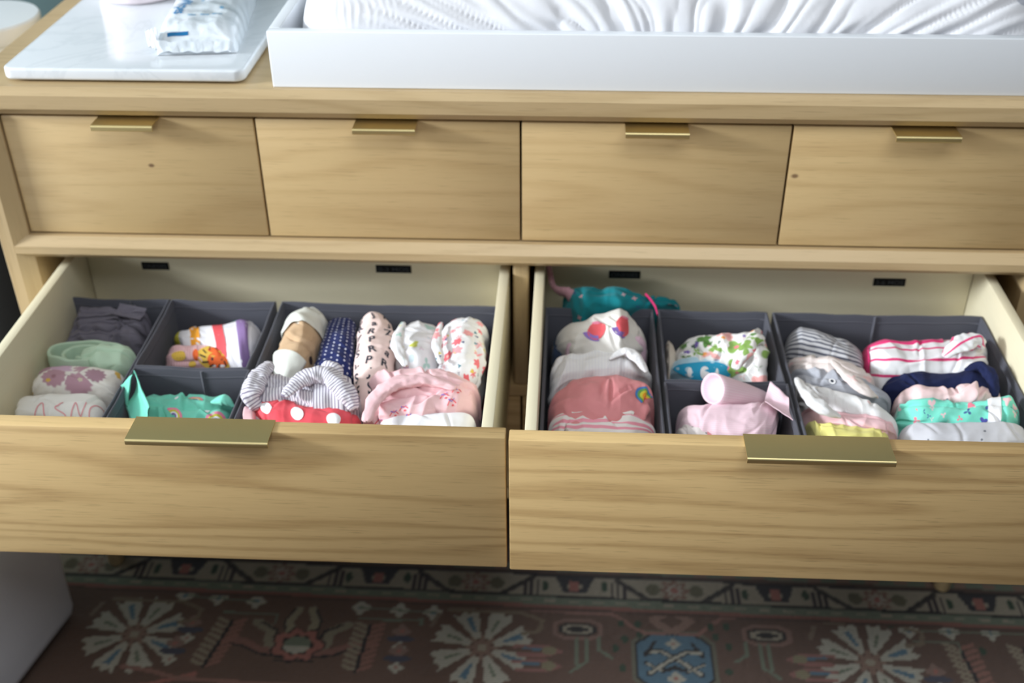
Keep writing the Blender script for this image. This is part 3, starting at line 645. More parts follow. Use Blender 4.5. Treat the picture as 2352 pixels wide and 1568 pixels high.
   [(0.4788,-0.0449,0.4666,-0.1129,0.552),(0.4996,-0.0587,0.4842,-0.138,0.566),(0.5401,-0.0614,0.5241,-0.1364,0.566),(0.5827,-0.0554,0.5646,-0.1327,0.566),(0.6204,-0.0522,0.5992,-0.1359,0.572),(0.639,-0.0526,0.6302,-0.1055,0.56)], {'folds': 0, 'wr': 0.003, 'n': 2.6}),
  ('baby_pants', 'plain navy pants between the hot pink striped leggings and the speckled pink roll', 'baby pants', GR, 'navy',
   [(0.4822,-0.1268,0.477,-0.1593,0.548),(0.5137,-0.1328,0.5078,-0.166,0.556),(0.5599,-0.1289,0.5529,-0.1642,0.556),(0.6088,-0.1114,0.5962,-0.1639,0.562),(0.639,-0.1257,0.6309,-0.1638,0.556)], {'folds': 0, 'wr': 0.003}),
  ('baby_bodysuit', 'pale pink bodysuit with small grey motifs behind the mint floral garment', 'baby bodysuit', GR, 'pink_motif',
   [(0.4948,-0.1594,0.491,-0.184,0.552),(0.5208,-0.1667,0.5141,-0.2023,0.565),(0.5576,-0.1763,0.5543,-0.1966,0.562),(0.5856,-0.1701,0.5784,-0.2036,0.568),(0.6282,-0.1652,0.6243,-0.1857,0.556)], {'folds': 0, 'wr': 0.004}),
  ('baby_leggings', 'mint leggings with small flowers between the pink motif bodysuit and the pale grey top', 'baby leggings', GR, 'mint_floral',
   [(0.4864,-0.192,0.4818,-0.2202,0.552),(0.5121,-0.2028,0.5045,-0.2423,0.565),(0.5544,-0.2061,0.5465,-0.2436,0.566),(0.5931,-0.2027,0.584,-0.242,0.566),(0.6222,-0.2004,0.6109,-0.2451,0.572),(0.639,-0.201,0.6337,-0.2331,0.56)], {'folds': 1, 'wr': 0.004}),
  ('baby_shirt', 'pale heather grey top at the front right corner of the right drawer', 'baby shirt', GR, 'heather_light',
   [(0.4855,-0.2313,0.4784,-0.2702,0.55),(0.5196,-0.2401,0.5096,-0.2879,0.562),(0.561,-0.2428,0.5504,-0.2886,0.564),(0.6043,-0.2392,0.5923,-0.2869,0.564),(0.639,-0.2341,0.6324,-0.2803,0.56)], {'folds': 0, 'wr': 0.002}),
]
TUBES = [
  ('rib_knit', 0, 'sleeve', [(-0.3152,-0.2006,0.592),(-0.323,-0.2299,0.592),(-0.3254,-0.259,0.588),(-0.3172,-0.2683,0.575)], [0.008, 0.013, 0.013, 0.008], 0.7),
  ('rib_knit', 0, 'sleeve', [(-0.2801,-0.2653,0.594),(-0.2604,-0.2386,0.6),(-0.2353,-0.2319,0.6),(-0.2082,-0.2532,0.592),(-0.1955,-0.27,0.58)], [0.006, 0.013, 0.014, 0.014, 0.008], 0.7),
  ('rib_knit', 0, 'collar', [(-0.2448,-0.2132,0.596),(-0.2367,-0.2119,0.602),(-0.2246,-0.2182,0.6),(-0.2189,-0.2294,0.592)], [0.003, 0.007, 0.008, 0.004], 0.8),
  ('pink_plain', 0, 'sleeve', [(-0.1734,-0.3034,0.588),(-0.1675,-0.2698,0.594),(-0.1471,-0.2471,0.6),(-0.1103,-0.2363,0.6),(-0.0744,-0.2441,0.596)], [0.006, 0.01, 0.012, 0.011, 0.006], 0.55),
  ('navy', 0, 'waist_fold', [(0.5847,-0.1483,0.574),(0.6013,-0.146,0.577),(0.6103,-0.1628,0.574),(0.6108,-0.1852,0.562)], [0.004, 0.009, 0.009, 0.005], 0.7),
  ('green_floral', 0, 'sleeve', [(0.2869,-0.1515,0.572),(0.3001,-0.1342,0.584),(0.3185,-0.1032,0.586),(0.327,-0.1044,0.58)], [0.006, 0.01, 0.01, 0.005], 0.6),
  ('white_knit', 0, 'ruffle', [(0.1248,-0.1554,0.584),(0.1419,-0.1444,0.588),(0.1568,-0.157,0.586),(0.1676,-0.1756,0.58)], [0.003, 0.008, 0.008, 0.003], 0.6),
  ('white_fleck', 0, 'sleeve', [(0.3627,-0.1778,0.572),(0.3682,-0.217,0.578),(0.382,-0.2463,0.578),(0.4002,-0.2527,0.572)], [0.004, 0.01, 0.01, 0.004], 0.55),
  ('blush_speck', 0, 'sleeve', [(0.4152,-0.1392,0.574),(0.4285,-0.1769,0.576),(0.4459,-0.1972,0.572),(0.4597,-0.196,0.562)], [0.004, 0.009, 0.009, 0.004], 0.5),
  ('hot_stripe', 0, 'leg_end', [(0.5618,-0.1249,0.58),(0.582,-0.1124,0.588),(0.6055,-0.0991,0.588),(0.6151,-0.1033,0.58)], [0.006, 0.014, 0.015, 0.007], 0.6),
  ('mint', 0, 'sleeve', [(-0.3823,-0.2389,0.56),(-0.3664,-0.2427,0.566),(-0.357,-0.2453,0.56)], [0.003, 0.009, 0.003], 0.7),
  ('white_leaf', 0, 'sleeve', [(-0.1565,-0.095,0.59),(-0.1568,-0.1489,0.594),(-0.1412,-0.1906,0.592)], [0.004, 0.009, 0.005], 0.5),
  ('coral_floral', 0, 'sleeve', [(-0.1052,-0.0929,0.59),(-0.1051,-0.1438,0.592),(-0.0966,-0.1781,0.588)], [0.003, 0.007, 0.004], 0.5),
]
# ------------------------------------------------------------------ garment fabrics (patterns run in metres along and around the cloth)
def fabric(name, f, sheen=.12, knit=1., wr=.5):
    def build(t):
        u, v = t.uv(); c = f(t, u, v)
        w = t.m('SINE', u*3600.*knit)*t.m('SINE', v*3600.*knit)*.4
        n = t.noise(t.vec(u, v, t.rnd()*5.), 55., 3, .6)
        return c, t.bump(w*.12+n*wr, .35, .0025)
    M[name] = material('cotton_'+name, build, rough=.9, sheen=sheen, spec=.25)
def plain(c1, c2=None):
    c2 = c2 or tuple(.9*q for q in c1[:3])+(1,)
    return lambda t, u, v: t.mix(t.noise(t.vec(u, v, t.rnd()*9.), 70., 3), c1, c2)
def stripes(base, layers):
    """layers: (axis, period, width, offset, colour)"""
    def f(t, u, v):
        c = base if isinstance(base, tuple) else base(t, u, v)
        wob = t.noise(t.vec(u, v), 30., 1)*.003
        for ax, per, wd, off, col in layers:
            x = (v if ax == 'v' else u)+wob+off
            fr = t.m('FRACT', x/per); d = t.m('ABSOLUTE', fr-.5)
            c = t.mix(1.-t.step(d, wd/per/2*.75, wd/per/2*1.25), c, col)
        return c
    return f
def scatter(base, layers):
    """layers: (cells per metre, radius in cells, petals, [colours], seed, density, heart colour)"""
    def f(t, u, v):
        c = base(t, u, v) if callable(base) else base
        for sc, r, pet, cols, seed, dens, core in layers:
            uu, vv = u+seed*.137, v+seed*.071
            p = t.vec(uu, vv, seed*1.0)
            d, rc, pos = t.voro(t.vec(uu, vv, 0.), sc, .85)
            px, py, _ = t.sep(pos); rr, g, b_ = t.sep(rc)
            if pet:
                a = t.m('ARCTAN2', vv*1.-py, uu*1.-px)
                rad = t.m('SINE', a*float(pet)+rr*6.)*((.24 if pet < 5 else .13 if pet < 9 else .06)*r)+r*.88
            else: rad = r*1.
            rad = rad*(g*.45+.75)
            inside = t.m('MULTIPLY', 1.-t.step(t.m('DIVIDE', d, rad), .86, 1.06), t.m('LESS_THAN', b_, dens))
            col = cols[0]
            for i, q in enumerate(cols[1:]): col = t.mix(t.m('GREATER_THAN', rr, (i+1)/len(cols)), col, q)
            c = t.mix(inside, c, col)
            if core is not None:
                c = t.mix(t.m('MULTIPLY', 1.-t.step(t.m('DIVIDE', d, rad), .22, .34), inside), c, core)
        return c
    return f
def dotgrid(base, per, r, col, sty=1.):
    def f(t, u, v):
        c = base(t, u, v) if callable(base) else base
        row = t.m('FLOOR', v/(per*sty)); sh = t.m('FRACT', row*.5)
        fu = t.m('FRACT', u/per+sh)-.5; fv = (t.m('FRACT', v/(per*sty))-.5)*sty
        d = t.m('SQRT', fu*fu+fv*fv)
        return t.mix(1.-t.step(d, r*.8, r*1.15), c, col)
    return f
WHT = srgb(240, 240, 243)
fabric('charcoal', plain(srgb(122, 118, 130), srgb(100, 96, 108)))
fabric('sage', plain(srgb(194, 218, 195), srgb(180, 206, 182)))
fabric('mauve_floral', scatter(plain(srgb(232, 228, 222)), [(25., .60, 12, [srgb(182, 144, 158), srgb(198, 168, 190), srgb(168, 134, 148)], 1., .95, srgb(160, 118, 128)), (60., .30, 5, [srgb(214, 176, 90), srgb(200, 190, 170)], 2., .22, None)]))
fabric('white_warm', plain(srgb(236, 233, 228), srgb(226, 223, 218)))
fabric('white_plain', plain(WHT, srgb(232, 232, 237)))
fabric('color_blocks', plain(srgb(236, 234, 240)))
fabric('pink_tiger', stripes(plain(srgb(238, 188, 192)), [('u', .0035, .0012, 0., srgb(246, 208, 212))]))
fabric('mint', plain(srgb(136, 222, 200), srgb(112, 208, 186)))
fabric('tan', plain(srgb(206, 176, 142), srgb(188, 156, 122)))
fabric('knit_pale', plain(srgb(226, 228, 220), srgb(214, 216, 208)), knit=.6)
fabric('navy_dots', dotgrid(plain(srgb(34, 44, 98), srgb(27, 36, 84)), .0072, .16, srgb(226, 228, 240), 1.15))
fabric('blush', plain(srgb(246, 222, 216), srgb(240, 212, 206)))
fabric('white_leaf', scatter(plain(WHT), [(52., .42, 3, [srgb(204, 208, 96), srgb(176, 208, 200), srgb(214, 180, 200)], 3., .55, None), (30., .16, 0, [srgb(200, 216, 222)], 5., .4, None)]))
fabric('coral_floral', scatter(plain(WHT), [(52., .48, 6, [srgb(232, 120, 128), srgb(240, 164, 170), srgb(230, 108, 116)], 4., .78, srgb(246, 178, 168)), (84., .24, 3, [srgb(48, 66, 120), srgb(60, 130, 150), srgb(220, 196, 90)], 6., .62, None)]))
fabric('rib_knit', stripes(plain(srgb(234, 232, 238)), [('u', .0038, .0013, 0., srgb(142, 134, 154))]), wr=.3)
fabric('pink_plain', plain(srgb(243, 205, 209), srgb(236, 192, 198)))
fabric('coral_dots', plain(srgb(234, 92, 102), srgb(222, 76, 88)))
fabric('teal_print', scatter(plain(srgb(24, 140, 146), srgb(12, 118, 130)), [(60., .26, 4, [srgb(214, 226, 222), srgb(230, 168, 176), srgb(52, 92, 140)], 7., .45, None)]))
fabric('crochet', scatter(plain(srgb(188, 142, 152)), [(140., .25, 0, [srgb(214, 176, 184)], 2., .8, None)]))
fabric('navy_mix', scatter(plain(srgb(52, 66, 92)), [(36., .5, 3, [srgb(178, 158, 140), srgb(74, 128, 160), srgb(214, 108, 96), srgb(226, 220, 208)], 8., .75, None)]))
fabric('lilac', plain(srgb(236, 206, 222), srgb(226, 192, 210)))
fabric('white_knit', stripes(plain(srgb(238, 237, 238)), [('u', .0042, .0012, 0., srgb(226, 225, 229))]))
fabric('rose', plain(srgb(226, 150, 152), srgb(216, 136, 140)))
fabric('pink_stripe_white', stripes(plain(srgb(242, 234, 230)), [('v', .0125, .0040, .002, srgb(240, 160, 176))]))
fabric('green_floral', scatter(plain(srgb(240, 238, 236)), [(42., .54, 3, [srgb(140, 176, 92), srgb(96, 140, 72), srgb(238, 176, 172)], 9., .88, None), (80., .34, 5, [srgb(238, 162, 92), srgb(120, 100, 170), srgb(236, 130, 140), srgb(90, 110, 96)], 3., .5, None)]))
fabric('cream_tan', scatter(plain(srgb(214, 202, 188)), [(40., .4, 4, [srgb(206, 168, 150), srgb(186, 180, 170)], 5., .7, None)]))
fabric('sky', scatter(plain(srgb(184, 220, 238)), [(30., .3, 5, [srgb(222, 238, 246), srgb(230, 226, 150)], 4., .45, None)]))
fabric('pink_rib', stripes(plain(srgb(243, 214, 224)), [('v', .0031, .0009, 0., srgb(234, 198, 211))]))
fabric('speckle_coral', scatter(plain(srgb(236, 226, 224)), [(110., .2, 0, [srgb(150, 140, 142)], 4., .5, None)]))
fabric('pinstripe', stripes(plain(srgb(206, 206, 210)), [('v', .0072, .0030, 0., srgb(92, 94, 108))]))
fabric('blush_speck', scatter(plain(srgb(234, 222, 218)), [(44., .4, 4, [srgb(240, 206, 204), srgb(206, 196, 190)], 6., .6, None)]))
fabric('heather', plain(srgb(184, 186, 194), srgb(164, 166, 176)))
fabric('heather_light', scatter(plain(srgb(206, 206, 212), srgb(190, 190, 198)), [(60., .12, 0, [srgb(120, 122, 132)], 5., .2, None)]))
fabric('white_fleck', scatter(plain(srgb(236, 235, 236)), [(48., .18, 0, [srgb(190, 190, 194), srgb(226, 198, 198)], 3., .5, None)]))
fabric('yellow', plain(srgb(238, 230, 152), srgb(224, 214, 120)))
fabric('hot_stripe', stripes(plain(WHT), [('v', .0230, .0038, .006, srgb(222, 62, 122))]))
fabric('hot_pink', plain(srgb(226, 56, 120), srgb(206, 44, 106)))
fabric('navy', plain(srgb(32, 40, 80), srgb(24, 31, 66)), sheen=.03)
fabric('pink_motif', scatter(plain(srgb(246, 218, 218), srgb(238, 204, 206)), [(62., .28, 3, [srgb(110, 104, 122), srgb(140, 130, 144)], 2., .8, None)]))
fabric('mint_floral', scatter(plain(srgb(134, 226, 206), srgb(116, 214, 194)), [(76., .40, 3, [srgb(236, 130, 150), srgb(80, 82, 160), srgb(240, 200, 206), srgb(70, 96, 150)], 8., .9, None)]))
def flat(name, c, rough=.8): M[name] = material('print_'+name, lambda t: t.mix(t.noise(t.obj(), 120., 2)*.4, c, tuple(.88*q for q in c[:3])+(1,)), rough=rough)
for n_, c_ in dict(ink=(46, 52, 66), coral=(232, 96, 104), violet=(146, 118, 196), orange=(247, 168, 48), red=(226, 84, 92), purple=(150, 122, 176), lemon=(216, 208, 70), whitep=(244, 244, 246), tiger=(238, 106, 44), tigery=(240, 198, 84),
                   pinkp=(240, 140, 170), bluep=(76, 132, 196), tealp=(40, 168, 160), script=(226, 160, 164), skyp=(36, 158, 200), brown=(54, 40, 40), greenp=(110, 170, 90), bag_blue=(38, 132, 186), bag_pale=(120, 172, 204)).items():
    flat(n_, srgb(*c_))

# ------------------------------------------------------------------ garments
class Garment:
    """a folded or rolled piece of cloth: an arch-topped cushion of fabric swept along its stations"""
    def __init__(g, name, label, cat, group, mat, st, folds=0, wr=.003, n=2.6, roll=0, th=None, zb=.449, seed=0, ns=140, cap=None):
        st = np.array(st, float); st[:, 4] += .005; A = st[:, :2]; B = st[:, 2:4]; Z = st[:, 4]
        c0 = (A+B)/2; d = np.r_[0, np.cumsum(np.hypot(*(c0[1:]-c0[:-1]).T))]
        L = d[-1]; g.L = L
        s = (1-np.cos(np.linspace(0, 1, ns)*math.pi))/2; s = .45*s+.55*np.linspace(0, 1, ns)
        def sm(y):   # smooth interpolation
            out = np.interp(s*L, d, y)
            k = max(3, ns//14)|1; ker = np.hanning(k+2)[1:-1]; ker /= ker.sum()
            pad = np.r_[2*out[0]-out[k:0:-1], out, 2*out[-1]-out[-2:-k-2:-1]]
            return np.convolve(pad, ker, 'same')[k:-k]
        ax, ay, bx, by, z = (sm(q) for q in (A[:, 0], A[:, 1], B[:, 0], B[:, 1], Z))
        cx, cy = (ax+bx)/2, (ay+by)/2; hx, hy = (bx-ax)/2, (by-ay)/2; hw = np.hypot(hx, hy); hx, hy = hx/hw, hy/hw
        p = cap or (3.4 if roll else 7.)
        e = np.clip(1-np.abs(2*s-1)**p, 0, 1)**(1/p*1.6 if not roll else 1/2.2)
        th_ = np.minimum(hw*(1. if roll else .85), th or .034)
        nt_top, nt_side, nt_bot = 60, 14, 6
        ph = np.linspace(0, math.pi, nt_top)
        cs, sn = np.cos(ph), np.sin(ph)
        X = -np.sign(cs)*np.abs(cs)**(2/n); Y = np.abs(sn)**(2/n)
        sd = np.linspace(0, 1, nt_side+2)[1:-1]
        nt = nt_top+2*nt_side+nt_bot
        P = np.zeros((ns, nt, 3)); perim = np.zeros(nt+1)
        prof = []
        for k in range(nt_side): prof.append(('s', -1, 1-sd[k]))       # back side going up
        for k in range(nt_top): prof.append(('t', X[k], Y[k]))
        for k in range(nt_side): prof.append(('s', 1, sd[k]))
        for k in range(nt_bot): prof.append(('b', 1-2*(k+.5)/nt_bot, 0))
        lat = np.zeros((ns, nt)); zz = np.zeros((ns, nt))
        for j, (kd, a, b_) in enumerate(prof):
            if kd == 't': lat[:, j] = a*hw; zz[:, j] = z-th_+th_*b_
            elif kd == 's': lat[:, j] = a*hw*(1-.10*b_**2); zz[:, j] = (z-th_)*(1-b_)+zb*b_
            else: lat[:, j] = a*hw*.9; zz[:, j] = zb
        ez = .55+.45*e
        lat *= (.06+.94*e)[:, None]
        zz = zb+(zz-zb)*(1-(1-ez[:, None])*.8)
        # lateral wobble so edges are not ruler straight
        sd_ = seed*3.7
        wob = np.array([noise.noise(Vector((q*L*26, sd_, .3))) for q in s])*.5
        P[:, :, 0] = cx[:, None]+lat*hx[:, None]; P[:, :, 1] = cy[:, None]+lat*hy[:, None]; P[:, :, 2] = zz
        # arc length coordinates
        mid = ns//2
        seg_ = np.linalg.norm(np.diff(np.vstack([P[mid], P[mid][:1]]), axis=0), axis=1); V = np.r_[0, np.cumsum(seg_)]
        U = s*L
        # outward normals by differences
        du = np.gradient(P, axis=0); dv = (np.roll(P, -1, 1)-np.roll(P, 1, 1))
        N = np.cross(dv, du); N /= np.linalg.norm(N, axis=2, keepdims=True)+1e-9
        if (N[mid, nt_side+nt_top//2, 2]) < 0: N = -N
        D = np.zeros((ns, nt)); rnd = random.Random(seed+11)
        ang = rnd.uniform(-.5, .5)
        fade = np.ones(nt); fade[-nt_bot:] = 0
        for i in range(ns):
            for j in range(nt-nt_bot):
                u, v = U[i], V[j]
                wx = noise.noise(Vector((u*20, v*20, sd_+5)))*.012
                a = noise.noise(Vector((u*22+v*10*ang, v*34, sd_)))
                b_ = 1-abs(noise.noise(Vector(((u+wx)*38+v*30*ang, (v-wx)*13-u*8*ang, sd_+9))))*3.0
                b2 = 1-abs(noise.noise(Vector(((u-wx)*16, (v+wx)*44+u*12*ang, sd_+19))))*3.2
                c_ = noise.noise(Vector((u*95, v*95, sd_+3)))
                D[i, j] = wr*(1.15*a+.62*max(b_, -.5)+.42*max(b2, -.5)-.45+.22*c_)
        # pressed-in creases of limited length
        uu, vv = np.meshgrid(U, V[:-1], indexing='ij'); vc = V[nt_side]+(V[nt_side+nt_top]-V[nt_side])*.55
        for k in range(3+int(L/.05)):
            u0, v0 = rnd.uniform(.05, .95)*L, vc+rnd.uniform(-.035, .04); th0 = rnd.gauss(ang*2 if k % 2 else 1.3, .5); ln = rnd.uniform(.010, .032)
            du_, dv_ = math.cos(th0), math.sin(th0); al = (uu-u0)*du_+(vv-v0)*dv_; pe = -(uu-u0)*dv_+(vv-v0)*du_+al*al*rnd.uniform(-9, 9)
            wd = rnd.uniform(.0016, .0028)
            env = np.exp(-(al/ln)**4)
            D -= wr*rnd.uniform(.5, 1.1)*env*(np.exp(-(pe/wd)**2)-.55*np.exp(-((pe-wd*2.2)/(wd*1.6))**2))
        if folds:
            jt = np.linspace(0, 1, nt)
            c01 = np.clip((np.arange(nt)-nt_side)/nt_top, 0, 1.15)
            for k in range(folds):
                pos = (k+1)/(folds+1)+.04*math.sin(seed+k)
                wv = pos+.05*np.array([noise.noise(Vector((q*L*16, sd_+k*4, 7))) for q in s])
                D -= .0048*np.exp(-((c01[None, :]-wv[:, None])/.030)**2)
        D += wob[:, None]*wr*.8*fade[None, :]
        D *= fade[None, :]
        P += N*D[:, :, None]
        P[:, :, 2] = np.maximum(P[:, :, 2], zb)
        g.P, g.N, g.U, g.V, g.nts, g.ntt = P, N, U, V, nt_side, nt_top
        # close the ends with centre vertices
        me = grid_mesh(name, P, True, uv=(U, V))
        bm = bmesh.new(); bm.from_mesh(me); bm.verts.ensure_lookup_table(); uvl = bm.loops.layers.uv.active
        for row, rev in ((0, False), (ns-1, True)):
            bm.verts.ensure_lookup_table()
            vs = [bm.verts[row*nt+j] for j in range(nt)]
            c = bm.verts.new(sum((v.co for v in vs), Vector())/nt)
            for j in range(nt):
                tri = (vs[j], vs[(j+1) % nt], c)
                f = bm.faces.new(tri if rev else tri[::-1])
                for l in f.loops:
                    l[uvl].uv = (U[row], V[j])
        bmesh.ops.recalc_face_normals(bm, faces=bm.faces); bm.to_mesh(me); bm.free()
        ctr = P.reshape(-1, 3); loc = Vector((float(ctr[:, 0].mean()), float(ctr[:, 1].mean()), zb))
        g.root = empty(name, loc, label, cat, group) if True else None
        g.o = link('cloth', me, M[mat], g.root)
    def at(g, s, c, off=.0006):
        """s 0..1 along, c 0..1 across the arched top (beyond 1 runs down the front)"""
        ns, nt = g.P.shape[:2]
        fi = float(np.interp(s*g.L, g.U, np.arange(ns))); fj = min(max(g.nts+c*g.ntt, 0), nt-2.001)
        fi = min(max(fi, 0), ns-1.001)
        i, j = int(fi), int(fj); a, b_ = fi-i, fj-j
        def bl(Q): return (Q[i, j]*(1-b_)+Q[i, j+1]*b_)*(1-a)+(Q[i+1, j]*(1-b_)+Q[i+1, j+1]*b_)*a
        return bl(g.P)+bl(g.N)*off
    def cofs(g, c): return float(np.interp(g.nts+c*g.ntt, np.arange(len(g.V)), g.V))
    def uv_at(g, u, v, off=.0006):
        """u metres along from the start, v metres around measured from the crown"""
        v0 = g.cofs(.5); fj = float(np.interp(v0+v, g.V, np.arange(len(g.V))))
        return g.at(u/g.L, (fj-g.nts)/g.ntt, off)
    def decal(g, shapes, name='print', kind=None):
        """shapes: (material, [polygons of (u,v) metres]) -> one mesh of thin print lying on the cloth"""
        mats = []; vs, fs, mi = [], [], []
        for mat, polys, off in shapes:
            if mat not in mats: mats.append(mat)
            for verts, faces in polys:
                b0 = len(vs)
                vs += [tuple(g.uv_at(u, v, off)) for u, v in verts]
                fs += [tuple(b0+i for i in f) for f in faces]; mi += [mats.index(mat)]*len(faces)
        me = bpy.data.meshes.new(name); me.from_pydata(vs, [], fs)
        o = link(name, me, [M[m_] for m_ in mats], g.root)
        me.polygons.foreach_set('material_index', mi)
        if kind: o['kind'] = kind
        return o
    def each(g, shapes, name):
        for mat, polys, off in shapes:
            for q in polys: g.decal([(mat, [q], off)], name)
def ell(u, v, a, b_, rot=0., n=22, rings=3):
    vs = [(u, v)]; fs = []
    for r in range(1, rings+1):
        for k in range(n):
            t = 2*math.pi*k/n; x, y = a*r/rings*math.cos(t), b_*r/rings*math.sin(t)
            vs.append((u+x*math.cos(rot)-y*math.sin(rot), v+x*math.sin(rot)+y*math.cos(rot)))
    for k in range(n): fs.append((0, 1+k, 1+(k+1) % n))
    for r in range(rings-1):
        for k in range(n):
            a0, a1 = 1+r*n+k, 1+r*n+(k+1) % n; fs.append((a0, a0+n, a1+n, a1))
    return vs, fs
def rect(u0, u1, v0, v1, nu=8, nv=14, slant=0.):
    vs = [(u0+(u1-u0)*i/nu+slant*(v0+(v1-v0)*j/nv), v0+(v1-v0)*j/nv) for i in range(nu+1) for j in range(nv+1)]
    fs = [(i*(nv+1)+j, (i+1)*(nv+1)+j, (i+1)*(nv+1)+j+1, i*(nv+1)+j+1) for i in range(nu) for j in range(nv)]
    return vs, fs
def arc(u, v, r0, r1, a0, a1, n=16):
    vs = []; fs = []
    for k in range(n+1):
        t = a0+(a1-a0)*k/n
        vs += [(u+r0*math.cos(t), v+r0*math.sin(t)), (u+r1*math.cos(t), v+r1*math.sin(t))]
    for k in range(n): fs.append((2*k, 2*k+1, 2*k+3, 2*k+2))
    return vs, fs
def stroke(pts, w):
    vs, fs = [], []
    for i, (u, v) in enumerate(pts):
        p = pts[max(i-1, 0)]; q = pts[min(i+1, len(pts)-1)]
        dx, dy = q[0]-p[0], q[1]-p[1]; l = math.hypot(dx, dy) or 1
        vs += [(u-dy/l*w, v+dx/l*w), (u+dy/l*w, v-dx/l*w)]
        if i: k = 2*i; fs.append((k-2, k-1, k+1, k))
    return vs, fs
def curve(pts, w, n=10):
    out = []
    for i in range(len(pts)-1):
        p0, p1, p2, p3 = pts[max(i-1, 0)], pts[i], pts[i+1], pts[min(i+2, len(pts)-1)]
        for k in range(n+(i == len(pts)-2)):
            t = k/n
            out.append(tuple(.5*(2*p1[d]+(p2[d]-p0[d])*t+(2*p0[d]-5*p1[d]+4*p2[d]-p3[d])*t*t+(3*p1[d]-p0[d]-3*p2[d]+p3[d])*t**3) for d in (0, 1)))
    return stroke(out, w)
def letter(ch, u, v, size, rot=0.):
    vs, fs, w = glyphs(ch, size, .02)
    c, s_ = math.cos(rot), math.sin(rot)
    return [(u+(x-w/2)*c-(y-size*.35)*s_, v+(x-w/2)*s_+(y-size*.35)*c) for x, y in vs], fs

G = []
for i, (nm, lb, ct, gr, mt, st, kw) in enumerate(CLOTHES):
    G.append(Garment(nm, lb, ct, gr, mt, st, seed=i+1, **kw))
def find(mat, k=0): return [g for g, c in zip(G, CLOTHES) if c[4] == mat][k]
def child_patch(g, name, mat, c0, c1, s0, s1, off=.0012, ns=30, nt=24, label=None):
    """a band of other cloth (cuff, waistband, collar, patch) lying on a garment"""
    P = np.array([[g.at(s0+(s1-s0)*i/(ns-1), c0+(c1-c0)*j/(nt-1), off) for j in range(nt)] for i in range(ns)])
    Q = np.array([[g.at(s0+(s1-s0)*i/(ns-1), c0+(c1-c0)*j/(nt-1), -.0006) for j in range(nt)] for i in range(ns)])
    ring = np.concatenate([P, Q[:, ::-1]], axis=1)
    U = np.linspace(s0, s1, ns)*g.L; V = np.linspace(0, .1, 2*nt+1)
    me = grid_mesh(name, ring, True, uv=(U, V))
    return link(name, me, M[mat], g.root, label=label)

# --- prints
g = find('color_blocks')          # u 0 = yellow tip
g.each([('lemon', [rect(.0, .10*g.L, -.06, .06)], .0010), ('orange', [rect(.25*g.L, .36*g.L, -.07, .07, slant=.05)], .0010), ('red', [rect(.53*g.L, .64*g.L, -.07, .07, slant=.15)], .0010),
        ('purple', [rect(.79*g.L, .90*g.L, -.07, .07, slant=.12)], .0010)], 'color_block')
g.each([('tealp', [ell(.100, -.024, .006, .004)], .0010), ('bluep', [ell(.128, -.030, .004, .003)], .001), ('red', [ell(.083, -.034, .008, .006)], .001)], 'dot')
g = find('pink_tiger')
fu, fv = g.L*.60, .012
sh = [('tigery', [ell(fu, fv, .026, .021)], .0008), ('tiger', [ell(fu+.002, fv+.006, .014, .012), ell(fu-.002, fv-.010, .009, .005)], .0010), ('whitep', [ell(fu-.004, fv+.013, .0035, .002), ell(fu+.008, fv+.013, .0035, .002)], .0012)]
sh.append(('brown', [stroke([(fu+math.cos(a)*.014, fv+math.sin(a)*.011), (fu+math.cos(a+.25)*.022, fv+math.sin(a+.25)*.017)], .0010) for a in [k*.57+.1 for k in range(11)]]+[ell(fu-.005, fv+.004, .0016, .0020), ell(fu+.008, fv+.004, .0016, .0020)], .0012))
g.decal(sh, 'animal_face', 'stuff')
g.decal([('tigery', [ell(fu-.052, fv, .010, .008)], .0008), ('brown', [stroke([(fu-.056+.004*k, fv-.005), (fu-.054+.004*k, fv+.004)], .0006) for k in range(4)], .001)], 'striped_patch', 'stuff')
g.each([('tiger', [ell(fu-.028, fv-.002, .004, .009)], .0009), ('tigery', [ell(fu-.034, fv+.012, .005, .004)], .0008)], 'dot')
g = find('mint')
def rainbow(u, v, s_, rot=0.):
    return [('pinkp', [arc(u, v, s_*.74, s_, math.pi+rot, 2*math.pi+rot)], .0008), ('lemon', [arc(u, v, s_*.54, s_*.745, math.pi+rot, 2*math.pi+rot)], .0008), ('whitep', [arc(u, v, s_*.38, s_*.545, math.pi+rot, 2*math.pi+rot)], .0008), ('violet', [arc(u, v, s_*.2, s_*.385, math.pi+rot, 2*math.pi+rot)], .0008)]
for q in ((.110, .030, .014, 0), (.056, .022, .012, .9), (.085, -.006, .010, .3), (.018, .045, .013, 2.4)): g.decal(rainbow(*q), 'rainbow')
g.each([('whitep', [ell(.100, .010, .004, .003), ell(.036, .030, .004, .003), ell(.130, .008, .003, .002), ell(.062, -.004, .003, .002)], .0008)], 'cloud')
g = find('white_warm', 0)
g.each([('script', [curve([(.030, .038), (.036, .014), (.044, .004), (.047, .026), (.052, .034)], .0009), curve([(.070, .002), (.060, .012), (.072, .022), (.066, .036)], .0009), curve([(.078, .026), (.086, .004), (.092, .022), (.100, .002)], .0008),
                     curve([(.104, .034), (.106, .010), (.118, .002), (.122, .016), (.110, .030)], .0009), curve([(.130, .002), (.136, .016), (.132, .034)], .0009)], .0008)], 'script_stroke')
g = find('blush')                  # rolled sleeper printed with letters
sh = []
for j, vv in enumerate((-.050, -.027, -.004, .019, .042)):
    for i in range(11):
        uu = .014+i*.0205
        if uu > g.L-.008: break
        ch = 'RSJPEaJNRSJPLZ'[(i*3+j*5) % 14]
        sh.append(('ink', [letter(ch, uu, vv+.002*math.sin(i*2.1+j), .0185, math.pi/2+.25*math.sin(i*1.7+j*2.3))], .0006))
g.each(sh, 'letter')
g = find('coral_dots')
